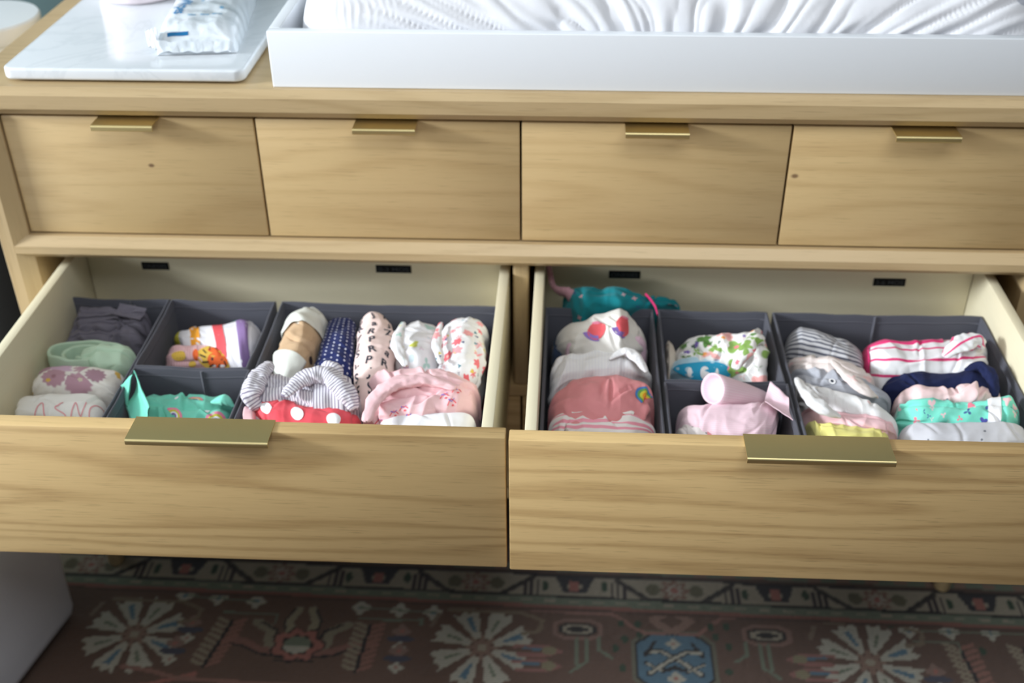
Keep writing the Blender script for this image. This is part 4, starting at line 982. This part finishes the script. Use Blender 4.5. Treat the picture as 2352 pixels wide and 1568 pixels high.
g.each([('whitep', [ell(u, v, .0088, .0098) for u, v in ((.026, .006), (.070, .006), (.116, .010), (.048, .036), (.094, .038), (.004, .03), (.05, -.022), (.095, -.022))], .0007)], 'polka_dot')
g = find('pink_plain', 1)
for u, v in ((.040, .016), (.052, .010), (.058, .022), (.103, .000), (.112, .010), (.118, -.006), (.020, .030), (.078, .034)):
    g.decal([('coral', [curve([(u-.005, v+.004), (u, v-.003), (u+.006, v+.002)], .0006, 5), ell(u+.002, v+.004, .0016, .0012)], .0007), ('violet', [ell(u-.002, v-.002, .0022, .0009, u*90), stroke([(u, v), (u+.004, v-.004)], .0005)], .0008)], 'flower_sprig', 'stuff')
g = find('white_warm', 1)
u0 = g.L*.48
def berry(u, v, s_, fl=1):
    return [('coral', [ell(u, v, s_*.72, s_, .12*fl)], .0009), ('violet', [arc(u, v, s_*.62, s_*1.12, 1.35, 2.9)], .0011), ('pinkp', [ell(u+.001, v-s_*.95, s_*.42, s_*.16)], .001)]
g.decal(berry(u0-.004, .014, .0175), 'heart_shape', 'stuff'); g.decal(berry(u0+.034, .012, .0160, -1), 'heart_shape', 'stuff')
g = find('sky')
g.decal([('skyp', [ell(g.L*.36, .016, .040, .017)], .0008), ('whitep', [ell(g.L*.36-.018, .020, .003, .008), ell(g.L*.36+.002, .019, .006, .010), ell(g.L*.36+.018, .020, .002, .008)], .0010)], 'blue_print', 'stuff')
g = find('rose')
cu = g.L-.008
g.decal([(m_, [arc(cu, .004, r0, r0+.0031, 2.1, 4.9)], .0010) for m_, r0 in (('bluep', .014), ('greenp', .011), ('lemon', .008), ('orange', .005), ('coral', .002))], 'rainbow_patch')
child_patch(find('tan'), 'cuff', 'knit_pale', -.10, 1.10, .03, .50, .0038, label='pale ribbed knit cuff at the upper end')
child_patch(find('tan'), 'cuff', 'knit_pale', -.15, .82, .80, 1.0, .0045, label='pale lining folded out at the lower end')
g = find('tan'); g.each([('brown', [ell(.075, .030, .0035, .0050), ell(.120, .036, .0045, .0055)], .001)], 'snap')
child_patch(find('hot_stripe'), 'waistband', 'hot_pink', -.12, .40, .02, .60, .0022, label='hot pink waistband')
child_patch(find('hot_stripe'), 'hem', 'hot_pink', -.10, 1.4, .0, .045, .0018, label='hot pink hem')
g = find('heather'); g.decal([('whitep', [ell(g.L*.42, .012, .0042, .0042)], .0016), ('ink', [ell(g.L*.42, .012, .0022, .0022)], .0020)], 'snap')
child_patch(find('speckle_coral'), 'stripe', 'rose', .1, 1.2, .62, .82, .0008, label='coral stripe')
child_patch(find('mint_floral'), 'care_tag', 'white_plain', .35, 1.0, .70, .80, .0012, label='white care tag')
child_patch(find('rib_knit'), 'cuff', 'rib_knit', .2, 1.3, .60, .90, .0045)
child_patch(find('pink_stripe_white'), 'hood', 'white_warm', .0, .42, .22, .78, .0035, label='cream lining folded over the back')

# --- sage green garment rolled into a loose flat coil, seen from above
def coil():
    root = empty('baby_pants', (-.578, -.135, .449), 'sage green garment rolled into a loose oval coil in the leftmost bin', 'baby pants', GL)
    turns, th = 2.35, .0062
    n, nt = 240, 16; P = []
    for i in range(n):
        f = i/(n-1); a = f*turns*2*math.pi+2.6
        rr = .16+.84*f
        ex, ey = .066*rr, .0335*rr
        cx = -.5760-.012*(1-f); cy = -.1300-.003*(1-f)
        x, y = cx+ex*math.cos(a), cy+ey*math.sin(a)
        tx, ty = -ex*math.sin(a), ey*math.cos(a); l = math.hypot(tx, ty); nx, ny = ty/l, -tx/l
        zt = .5630-.004*math.cos(a*.5)-.010*(1-f)+.0035*noise.noise(Vector((x*40, y*40, f*3)))
        w = th*(.9+.25*noise.noise(Vector((f*9, 1, 2))))*(1. if f < .97 else max(.25, (1-f)/.03))
        row = []
        for j in range(nt):
            t = j/(nt-1)
            if t < .25: o, z = -w/2, .449+(zt-.449-w*.6)*(t/.25)
            elif t <= .75: q = (t-.25)/.5*math.pi; o, z = -w/2*math.cos(q), zt-w*.6+w*.6*math.sin(q)
            else: o, z = w/2, zt-w*.6-(zt-w*.6-.449)*((t-.75)/.25)
            o += .0012*noise.noise(Vector((f*30, z*40, 5)))
            row.append((x+nx*o, y+ny*o, z))
        P.append(row)
    P = np.array(P)
    me = grid_mesh('cloth', P, False, uv=(np.linspace(0, .7, n), np.linspace(0, .2, nt+1)))
    link('cloth', me, M['sage'], root)
coil()
g = Garment('garment', 'x', 'x', None, 'sage', [(-.596, -.122, -.596, -.160, .556), (-.56, -.118, -.56, -.162, .566), (-.53, -.120, -.53, -.160, .566), (-.516, -.126, -.516, -.155, .556)], folds=1, wr=.0035, n=2.3, seed=77)
def adopt(g, root, name):
    """make a swept piece a part of another thing"""
    me = g.o.data; me.transform(Matrix.Translation(g.root.location-root.location))
    g.o.parent = root; g.o.name = name; bpy.data.objects.remove(g.root)
adopt(g, [o for o in COL.objects if o.get('label', '').startswith('sage green')][0], 'outer_flap')

# --- collar peak of the mint shirt
def leaf(name, pts, mat, root, thick=.0016, curl=.006, seed=1):
    """small cloth flap: pts are 4 corner points (two rows), bulged"""
    a, b_, c, d = (np.array(p, float) for p in pts); n = 18; P = []
    nrm = np.cross(b_-a, d-a); nrm /= np.linalg.norm(nrm)
    rows = []
    for i in range(n):
        f = i/(n-1); r = []
        for j in range(n):
            q = j/(n-1); p = (a*(1-q)+b_*q)*(1-f)+(d*(1-q)+c*q)*f
            p = p+nrm*(curl*math.sin(math.pi*q)*(1-f*.4)+.0025*noise.noise(Vector((f*3, q*3, seed))))
            r.append(p)
        rows.append(r)
    T_ = np.array(rows); Bt = T_-nrm*thick
    ring = np.concatenate([T_, Bt[:, ::-1]], axis=1)
    me = grid_mesh(name, ring, True, uv=(np.linspace(0, .05, n), np.linspace(0, .1, 2*n+1)))
    return link(name, me, M[mat], root)
g = find('charcoal', 0); leaf('cuff', [(-.578, -.048, .566), (-.572, -.030, .573), (-.532, -.034, .568), (-.538, -.052, .560)], 'charcoal', g.root, curl=.005)
g = find('mint')
leaf('collar', [(-.500, -.232, .546), (-.487, -.214, .588), (-.452, -.270, .572), (-.470, -.286, .548)], 'mint', g.root, curl=.009)
leaf('collar', [(-.511, -.222, .552), (-.500, -.214, .572), (-.487, -.216, .586), (-.494, -.240, .548)], 'mint', g.root, curl=-.005)

# --- rolled sleeve of the pale pink ribbed shirt: an open cone of cloth
def cone():
    g = find('pink_rib')
    p0 = Vector((.250, -.214, .581)); p1 = p0+Vector((.80, .34, -.42))*.09
    d = (p1-p0).normalized(); a = d.cross(Vector((0, 0, 1))).normalized(); b_ = a.cross(d)
    prof = [(0, .0175, 0), (.0, .0195, 1), (.10, .0195, 1), (.35, .0175, 1), (.6, .0150, 1), (.85, .0135, 1), (1., .010, 1), (1.02, .002, 1)]
    rows = []
    full = [(-.0, .0120, .16), (-.0, .0150, .06), (-.0, .0176, .01)]
    seq = [(.012, .0002), (.012, .006), (.010, .012), (.004, .0165), (-.002, .0185), (0., .0200)]+[(x*.092, r) for x, _, _ in [] for r in []]
    seq = [(.014, .0003), (.013, .007), (.010, .0135), (.004, .0172), (-.001, .0184), (.0005, .0200), (.010, .0202), (.028, .0185), (.048, .0165), (.068, .0150), (.084, .0140), (.092, .0100), (.094, .0005)]
    n = 40
    for x, r in seq:
        row = []
        for k in range(n):
            t = 2*math.pi*k/n; rr = r*(1+.05*math.sin(2*t+1)+.03*noise.noise(Vector((x*60, math.cos(t)*2, math.sin(t)*2))))
            q = p0+d*(x+.010*math.cos(t)*0)+a*rr*math.cos(t)*1.15+b_*rr*math.sin(t)*1.0
            row.append(tuple(q))
        rows.append(row)
    me = grid_mesh('sleeve', np.array(rows), True, uv=(np.linspace(0, .12, len(seq)), np.linspace(0, .12, n+1)))
    link('sleeve', me, M['pink_rib'], g.root)
    leaf('collar', [(.312, -.238, .580), (.322, -.206, .588), (.343, -.226, .578), (.344, -.262, .570)], 'pink_rib', g.root, curl=.010)
cone()

# --- crocheted strap hanging into the drawer behind the bins
def tube(name, pts, radii, mat, root, n=12, flatten=1., wob=0.):
    """soft cord, strap or sleeve along points"""
    pts = [Vector(p) for p in pts]; rows = []; dense = []; rad = []; st = 8 if not wob else 16
    for i in range(len(pts)-1):
        p0, p1, p2, p3 = pts[max(i-1, 0)], pts[i], pts[i+1], pts[min(i+2, len(pts)-1)]
        for k in range(st):
            t = k/st; dense.append(.5*(2*p1+(p2-p0)*t+(2*p0-5*p1+4*p2-p3)*t*t+(3*p1-p0-3*p2+p3)*t**3)); rad.append(radii[i]*(1-t)+radii[i+1]*t)
    dense.append(pts[-1]); rad.append(radii[-1]); ln = 0.
    U = [0.]
    for i, p in enumerate(dense):
        t = (dense[min(i+1, len(dense)-1)]-dense[max(i-1, 0)]).normalized(); a = t.cross(Vector((.0, .05, 1))).normalized(); b_ = t.cross(a)
        if not wob: a = t.cross(Vector((.1, .9, .3))).normalized(); b_ = t.cross(a)
        if i: ln += (p-dense[i-1]).length; U.append(ln)
        row = []
        for k in range(n):
            th_ = 2*math.pi*k/n; r = rad[i]*(1+(.12*math.sin(i*2.4) if not wob else wob*(noise.noise(Vector((ln*70, math.cos(th_)*1.3, math.sin(th_)*1.3+p.x*9)))+.5*noise.noise(Vector((ln*170, math.cos(th_)*2.6, math.sin(th_)*2.6))))))
            row.append(tuple(p+a*r*math.cos(th_)+b_*r*flatten*math.sin(th_)))
        rows.append(row)
    P = np.array(rows); me = grid_mesh(name, P, True, uv=(np.array(U), np.linspace(0, 6*max(radii), n+1)))
    return link(name, me, M[mat], root)
t_ = empty('headband', (.05, .03, .60), 'dusty pink crocheted band curled against the back left corner of the right drawer', 'headband')
tube('band', [(.037, .040, .613), (.040, .034, .600), (.045, .022, .586), (.055, .012, .583), (.066, .004, .586), (.074, .0, .579), (.078, .001, .566), (.079, .003, .55)], [.004, .0045, .005, .008, .010, .009, .007, .006], 'crochet', t_, flatten=.6)
g = find('teal_print'); tube('strap', [(.176, .006, .585), (.184, -.004, .580), (.1895, -.016, .577), (.192, -.030, .573)], [.0022, .003, .003, .002], 'hot_pink', g.root, flatten=.5)

# --- sleeves, legs and folded collars that stand out on the garments
for mt, k, nm, pts, rad, fl in TUBES:
    g = find(mt, k)
    d0 = Vector(pts[0])-Vector(pts[1]); d1 = Vector(pts[-1])-Vector(pts[-2])
    pp = [tuple(Vector(pts[0])+d0.normalized()*.004)]+pts+[tuple(Vector(pts[-1])+d1.normalized()*.004)]
    o = tube(nm, pp, [.0006]+rad+[.0006], mt, g.root, n=28, flatten=fl, wob=.30)
# ------------------------------------------------------------------ things on the dresser top
DT = .8874
def marble_tray():
    root = empty('serving_board', (-.517, .23, DT), 'white marble board with rounded corners on the left of the dresser top', 'tray')
    x0, x1, y0, y1, z0, z1, r = -.676, -.3575, .006, .455, DT+.0035, DT+.0195, .014
    bm = bmesh.new(); pts = []
    for cx, cy, a0 in ((x1-r, y0+r, -90), (x1-r, y1-r, 0), (x0+r, y1-r, 90), (x0+r, y0+r, 180)):
        for k in range(9): a = R(a0+90*k/8); pts.append((cx+r*math.cos(a), cy+r*math.sin(a)))
    f = bm.faces.new([bm.verts.new((x, y, z0)) for x, y in pts])
    e = bmesh.ops.extrude_face_region(bm, geom=[f]); bmesh.ops.translate(bm, verts=[v for v in e['geom'] if isinstance(v, bmesh.types.BMVert)], vec=(0, 0, z1-z0))
    bmesh.ops.bevel(bm, geom=[e_ for e_ in bm.edges if abs(e_.verts[0].co.z-e_.verts[1].co.z) < 1e-6], offset=.0035, segments=3, affect='EDGES', profile=.5)
    b = MB(); b.bm.free(); b.bm = bm; b.out('slab', M['marble'], root, ang=40)
    for sx in (x0+.05, x1-.03):
        for sy in (y0+.04, y1-.04):
            b = MB(); b.lathe([(0, 0), (.012, 0), (.012, .0036), (0, .0036)], (sx, sy, DT), 20); b.out('foot', M['black_tape'], root)
marble_tray()
def changing_tray():
    root = empty('changing_tray', (.19, .22, DT), 'white painted open-topped wooden changing tray on the dresser top', 'tray')
    x0, x1, y0, y1, z0, z1, t = -.3190, .700, .0, .440, DT, DT+.0735, .0150
    for nm, bx in (('front_board', (x0, x1, y0, y0+t)), ('back_board', (x0, x1, y1-t, y1)), ('end_board', (x0, x0+t, y0+t, y1-t)), ('end_board', (x1-t, x1, y0+t, y1-t))):
        b = MB(); b.box(*bx, z0, z1, .0016, 3); b.out(nm, M['white_paint'], root)
    b = MB(); b.box(x0+t, x1-t, y0+t, y1-t, z0+.002, z0+.009, 0); b.out('base', M['white_paint'], root)
changing_tray()

def pad_fabric(t):
    x, y, z = t.sep(t.obj())
    d, c, pos = t.voro(t.vec(x, y, z*.8), 22., .7); r, g_, b_ = t.sep(c)
    m = t.m('MULTIPLY', 1.-t.step(d, .10, .16), t.m('LESS_THAN', g_, .55))
    n = t.noise(t.obj(), 120., 3)
    return t.mix(m*.75, srgb(228, 229, 234), srgb(160, 164, 178)), t.bump(n, .25, .0015)
M['sheet'] = material('white_cotton_sheet', pad_fabric, rough=.88, sheen=.1, spec=.25)
M['sheet_thread'] = material('gathering_thread', lambda t: t.mix(t.noise(t.obj(), 90.), srgb(198, 200, 214), srgb(180, 184, 202)), rough=.9)
M['foam'] = material('pad_foam', lambda t: t.mix(t.noise(t.obj(), 200., 3), srgb(226, 226, 220), srgb(208, 208, 202)), rough=.95)
def pad():
    root = empty('changing_pad', (.19, .22, DT+.009), 'contoured changing pad in a gathered white sheet with small grey marks', 'changing pad')
    # profile from the front lower edge, over the raised rim, to the back; s in metres
    def prof(s):   # (y, z)
        pts = [(.0235, .898), (.0185, .925), (.0180, .950), (.0215, .972), (.031, .990), (.047, 1.004), (.068, 1.012), (.090, 1.012), (.115, 1.004), (.145, .990), (.19, .976), (.225, .972), (.26, .976), (.305, .990), (.335, 1.006), (.360, 1.012), (.385, 1.008), (.405, .992), (.416, .965), (.418, .93), (.414, .898)]
        return pts
    pts = np.array(prof(0)); d = np.r_[0, np.cumsum(np.hypot(*np.diff(pts, axis=0).T))]; Ls = d[-1]
    ns, nt = 620, 150
    ss = np.linspace(0, Ls, nt); ss = Ls*(np.linspace(0, 1, nt)**1.5)
    py = np.interp(ss, d, pts[:, 0]); pz = np.interp(ss, d, pts[:, 1])
    for _ in range(2):
        py[1:-1] = (py[:-2]+py[1:-1]*2+py[2:])/4; pz[1:-1] = (pz[:-2]+pz[1:-1]*2+pz[2:])/4
    xs = np.linspace(0, 1, ns); xl, xr = -.2905, .681
    X = xl+(xr-xl)*xs
    P = np.zeros((ns, nt, 3))
    cyc = .218
    for i, x in enumerate(X):
        dl = x-xl; dr = xr-x; rr = .085
        e = 1.
        # rounded plan corners and a domed end
        kl = min(1., dl/rr); kr = min(1., dr/.12); k = min(kl, kr)
        sh = math.sqrt(max(0, 1-(1-k)**2))
        zsc = .30+.70*min(1., math.sqrt(max(0, 1-(1-min(1, min(dl/.045, dr/.11)))**2)))
        yy = cyc+(py-cyc)*(.72+.28*sh)
        zz = .898+(pz-.898)*zsc
        P[i, :, 0] = x; P[i, :, 1] = yy; P[i, :, 2] = zz
    du = np.gradient(P, axis=0); dv = np.gradient(P, axis=1); N = np.cross(du, dv); N /= np.linalg.norm(N, axis=2, keepdims=True)+1e-9
    N[N[..., 2].mean(axis=1) < -1] *= -1
    if N[ns//2, nt//2, 2] < 0: N = -N
    D = np.zeros((ns, nt))
    x0c, hc = .215, .155
    for i, x in enumerate(X):
        left = min(1, max(0, (x+.215)/.10))          # smooth corner on the left
        for j in range(nt):
            s = ss[j]; f = max(0, 1-s/.23)
            if f <= 0: continue
            h = s+hc*.35
            # folds fan out upward from the elastic under the front edge
            a = (x-x0c)/(hc+s*1.45)
            w = noise.noise(Vector((a*2.6, s*6, 1.)))*1.6+noise.noise(Vector((a*9, s*14, 4.)))*.5
            ph = a*11.5+w*2.3
            v = 1-abs(math.sin(ph))**.55
            v2 = 1-abs(math.sin(a*25+w*3.3+2))**.8
            amp = .0105*f**.6*left*(.45+.85*abs(noise.noise(Vector((a*4.5, 2.7, s*3)))*1.6))
            D[i, j] = -amp*(1.05*v+.45*v2)+.0026*left*f*noise.noise(Vector((x*16, s*22, 9)))
            if left < 1:   # fine gathers at the corner seam
                g_ = max(0, 1-abs(s-.075-.25*(x+.25))/.030)
                D[i, j] -= (1-left)*.0011*g_*abs(math.sin(x*300+s*60+2*noise.noise(Vector((x*40, s*40, 2)))))
    P += N*D[..., None]
    q = P.copy()
    me = grid_mesh('fitted_sheet', q, False, uv=(X, np.r_[ss, ss[-1]]))
    bm = bmesh.new(); bm.from_mesh(me); bm.verts.ensure_lookup_table()
    for row in (0, ns-1):
        vs = [bm.verts[row*nt+j] for j in range(nt)]
        try: bm.faces.new(vs if row else vs[::-1])
        except ValueError: pass
    bm.to_mesh(me); bm.free()
    link('fitted_sheet', me, M['sheet'], root)
    b = MB(); b.box(xl+.03, xr-.05, .05, .39, .8966, .93, .01); b.out('foam_core', M['foam'], root)
pad()

def wipes():
    a = math.radians(7.2)
    root = empty('wipes_pack', (-.449, .19, DT+.0195), 'soft white plastic wipes packet with blue lettering lying on the marble board', 'wipes packet')
    M['plastic'] = material('white_plastic_film', lambda t: (t.mix(t.noise(t.obj(), 30., 3), srgb(240, 245, 250), srgb(224, 234, 242)), t.bump(t.noise(t.obj(), 38., 3, .6), .5, .004)), rough=.22, coat=.4)
    n, m = 90, 80; W_, L_, H = .0545, .128, .037
    ca, sa = math.cos(a), math.sin(a); ox, oy, oz = -.449, .191, DT+.0197
    def surf(u, v, off=0.):
        """u across -1..1, v along -1..1 on the upper skin"""
        au, av = abs(u), abs(v)
        h = H*(1-au**6)**.45*(1-av**9)**.5
        wv = .0030*noise.noise(Vector((u*2.6, v*5.2, 3)))+.0030*(1-abs(noise.noise(Vector((u*3.3+v*2, v*7, 8))))*2.4)*max(0, av-.45)
        x = W_*u*(1-.05*av**4)+.0015*noise.noise(Vector((v*6, 2, u))); y = L_*v
        z = max(.0006, h+wv*(1-au**8)*(1-av**8))
        return (ox+x*ca-y*sa, oy+x*sa+y*ca, oz+z+off)
    us = np.sin(np.linspace(-1, 1, n)*math.pi/2); vs = np.sin(np.linspace(-1, 1, m)*math.pi/2)
    us = np.sign(us)*(np.abs(us)); P = np.array([[surf(u, v) for u in us] for v in vs])
    Q = P.copy(); Q[:, :, 2] = oz-.0000
    ring = np.concatenate([P, Q[:, ::-1]], axis=1)
    me = grid_mesh('film', ring, True); link('film', me, M['plastic'], root)
    # crimped end flap folded against the near end
    def tri(name, pts):
        A = [Vector(p) for p in pts]; rows = []
        for i in range(14):
            f = i/13; rows.append([tuple((A[0]*(1-g_)+A[1]*g_)*(1-f)+(A[3]*(1-g_)+A[2]*g_)*f+Vector((0, -.0015*math.sin(g_*40), .0012*math.sin(g_*23+f*5)))) for g_ in [k/15 for k in range(16)]])
        T_ = np.array(rows); B_ = T_+np.array([0, .0014, -.0010]); ring = np.concatenate([T_, B_[:, ::-1]], axis=1)
        link(name, grid_mesh(name, ring, True), M['plastic'], root)
    def loc(x, y, z): return (ox+x*ca-y*sa, oy+x*sa+y*ca, oz+z)
    tri('end_flap', [loc(-.052, -.1285, .020), loc(.050, -.1285, .017), loc(.046, -.1325, .004), loc(-.048, -.1325, .006)])
    tri('end_flap', [loc(-.066, -.112, .028), loc(-.048, -.124, .036), loc(-.046, -.1300, .006), loc(-.062, -.124, .012)])
    # printing
    vs_, fs_, mi = [], [], []
    def add(verts, faces, k):
        b0 = len(vs_); vs_.extend(verts); fs_.extend(tuple(b0+i for i in f) for f in faces); mi.extend([k]*len(faces))
    def onto(pts): return [surf(x/W_, y/L_, .0008) for x, y in pts]
    gv, gf, gw = glyphs('WaterWipes', .026, .01)
    # letters run down the packet, their feet towards the left edge
    add(onto([(-.034+y*.95, .066-x) for x, y in gv]), gf, 0)
    gv, gf, gw = glyphs('the purest baby wipes', .0085)
    add(onto([(-.006+y, .06-x) for x, y in gv]), gf, 1)
    for (x, y, ax_, ay_, k) in ((.006, -.006, .005, .003, 0), (.030, .022, .006, .0018, 0), (.028, -.048, .003, .004, 1), (.036, .05, .004, .02, 1)):
        v_, f_ = ell(x, y, ax_, ay_); add(onto(v_), f_, k)
    for x0_, x1_ in ((-.014, -.004), (.002, .014), (.018, .032)):
        v_, f_ = rect(x0_, x1_, -.078, -.0755, 6, 2); add(onto(v_), f_, 1)
    v_, f_ = rect(-.038, -.009, -.1215, -.1180, 12, 3); add(onto(v_), f_, 2)
    me = bpy.data.meshes.new('lettering'); me.from_pydata(vs_, [], fs_)
    M['bar_blue'] = material('packet_bar_blue', lambda t: t.mix(t.noise(t.obj(), 100.)*.3, srgb(10, 112, 168), srgb(14, 104, 158)), rough=.3)
    link('lettering', me, [M['bag_blue'], M['bag_pale'], M['bar_blue']], root)['kind'] = 'stuff'; me.polygons.foreach_set('material_index', mi)
wipes()

b = MB(); root = empty('planter_pot', (-.594, .330, DT+.0195), 'pale pink ceramic pot standing on the marble board', 'pot')
b.lathe([(0, .0), (.058, .0), (.0625, .003), (.0655, .012), (.072, .11), (.072, .115), (.068, .115), (.062, .02), (0, .016)], (-.594, .330, DT+.0197), 64)
b.out('body', M['pink_glaze'], root)

TX, TY = -.880, .375
root = empty('side_table', (TX, TY, 0), 'dark side table left of the dresser, its solid drum added to fill in the shade there', 'side table')
b = MB(); b.lathe([(0, .702), (.118, .702), (.121, .705), (.121, .717), (.118, .720), (0, .720)], (TX, TY, 0), 64); b.out('table_top', M['dark_wood'], root)
b = MB(); b.lathe([(0, .0), (.105, .0), (.110, .004), (.116, .35), (.112, .7018), (0, .7018)], (TX, TY, 0), 64); b.out('drum', M['dark_wood'], root)  # solid near-black body added to stand in for the shade beside the dresser
root = empty('lidded_canister', (TX+.004, TY+.004, .722), 'white round canister with a flat lid on the side table', 'canister')
b = MB(); b.lathe([(0, .0), (.066, .0), (.070, .004), (.076, .10), (.074, .104), (0, .104)], (TX+.004, TY+.004, .7205), 64); b.out('body', M['white_glaze'], root)
b = MB(); b.lathe([(0, .1045), (.0815, .1045), (.0835, .107), (.0850, .130), (.0825, .1335), (0, .135)], (TX+.004, TY+.004, .7205), 72); b.out('lid', M['white_glaze'], root)

# ------------------------------------------------------------------ grey upholstered ottoman at the lower left
def ottoman():
    A = Vector((-.722, -.106)); Bv = Vector((-.752, -.256))     # floor line of the side that faces the dresser's middle
    d = (Bv-A).normalized(); left = Vector((d.y, -d.x)); left = left if left.x < 0 else -left
    root = empty('lounge_chair', (A.x-.25, A.y-.25, 0), 'light grey upholstered lounge chair whose base fills the lower left corner below the drawer, its unseen part stretched to shade the rug', 'chair')
    def pt(a, l): q = A+d*a+left*l; return q.x, q.y
    z0, z1 = .026, .385; Lx, Ly = 1.05, 1.20  # unseen length and depth stretched to block low light from the rug
    bm = bmesh.new()
    cs = [pt(0, 0), pt(Lx, 0), pt(Lx, Ly), pt(0, Ly)]
    n = 14; loops = []
    levels = [(z0, .014), (z0+.006, .005), (z0+.020, .001), (z0+.08, 0.), (.2, -.004), (.30, -.003), (z1-.03, .002), (z1-.010, .010), (z1-.001, .024)]
    c = Vector(((cs[0][0]+cs[2][0])/2, (cs[0][1]+cs[2][1])/2))
    for z, ins in levels:
        ring = []
        for k in range(4):
            p, q = Vector(cs[k]), Vector(cs[(k+1) % 4]); pm = Vector(cs[(k-1) % 4])
            r = .014
            e1, e2 = (pm-p).normalized(), (q-p).normalized()
            cc = p+(e1+e2)*r
            for i in range(7):
                t = i/6; v = (-e2*(1-t)-e1*t) if False else -(e2*math.cos(t*math.pi/2)+e1*math.sin(t*math.pi/2))
                ring.append(cc+v*r)
            for i in range(1, n): ring.append(p+e2*r+(q-p-e2*2*r)*(i/n))
        # order fix: corner arcs run from previous side to next side
        rr = []
        for k in range(4):
            seg = ring[k*(7+n-1):(k+1)*(7+n-1)]; arcp, line = seg[:7], seg[7:]
            rr += arcp+line
        loops.append([bm.verts.new((v.x+(c-v).normalized().x*ins, v.y+(c-v).normalized().y*ins, z)) for v in rr])
    for a, b_ in zip(loops, loops[1:]):
        for i in range(len(a)): bm.faces.new((a[i], a[(i+1) % len(a)], b_[(i+1) % len(a)], b_[i]))
    bm.faces.new(loops[0][::-1]); bm.faces.new(loops[-1])
    b = MB(); b.bm.free(); b.bm = bm; b.out('body', M['upholstery'], root, ang=60)
    # seam running down the side face
    rows = []
    for i in range(30):
        f = i/29; z = z1-.004-(z1-.06)*f; a_ = .235+.03*f-.06*math.sin(f*math.pi*.5)
        q = A+d*a_-left*(.0052 if .1 < z < .33 else .0022)
        rows.append([(q.x+left.x*o+d.x*w, q.y+left.y*o+d.y*w, z) for o, w in ((0, -.0012), (-.0010, 0), (0, .0012), (.002, 0))])
    link('seam', grid_mesh('seam', np.array(rows), True), M['seam'], root)
    for k, (a_, l_) in enumerate(((.05, .05), (Lx-.05, .05), (Lx-.05, Ly-.05), (.05, Ly-.05))):
        x, y = pt(a_, l_); b = MB(); b.lathe([(0, 0), (.014, 0), (.018, .016), (0, .016)], (x, y, .0125), 20); b.out('foot', M['dark_wood'], root)
ottoman()
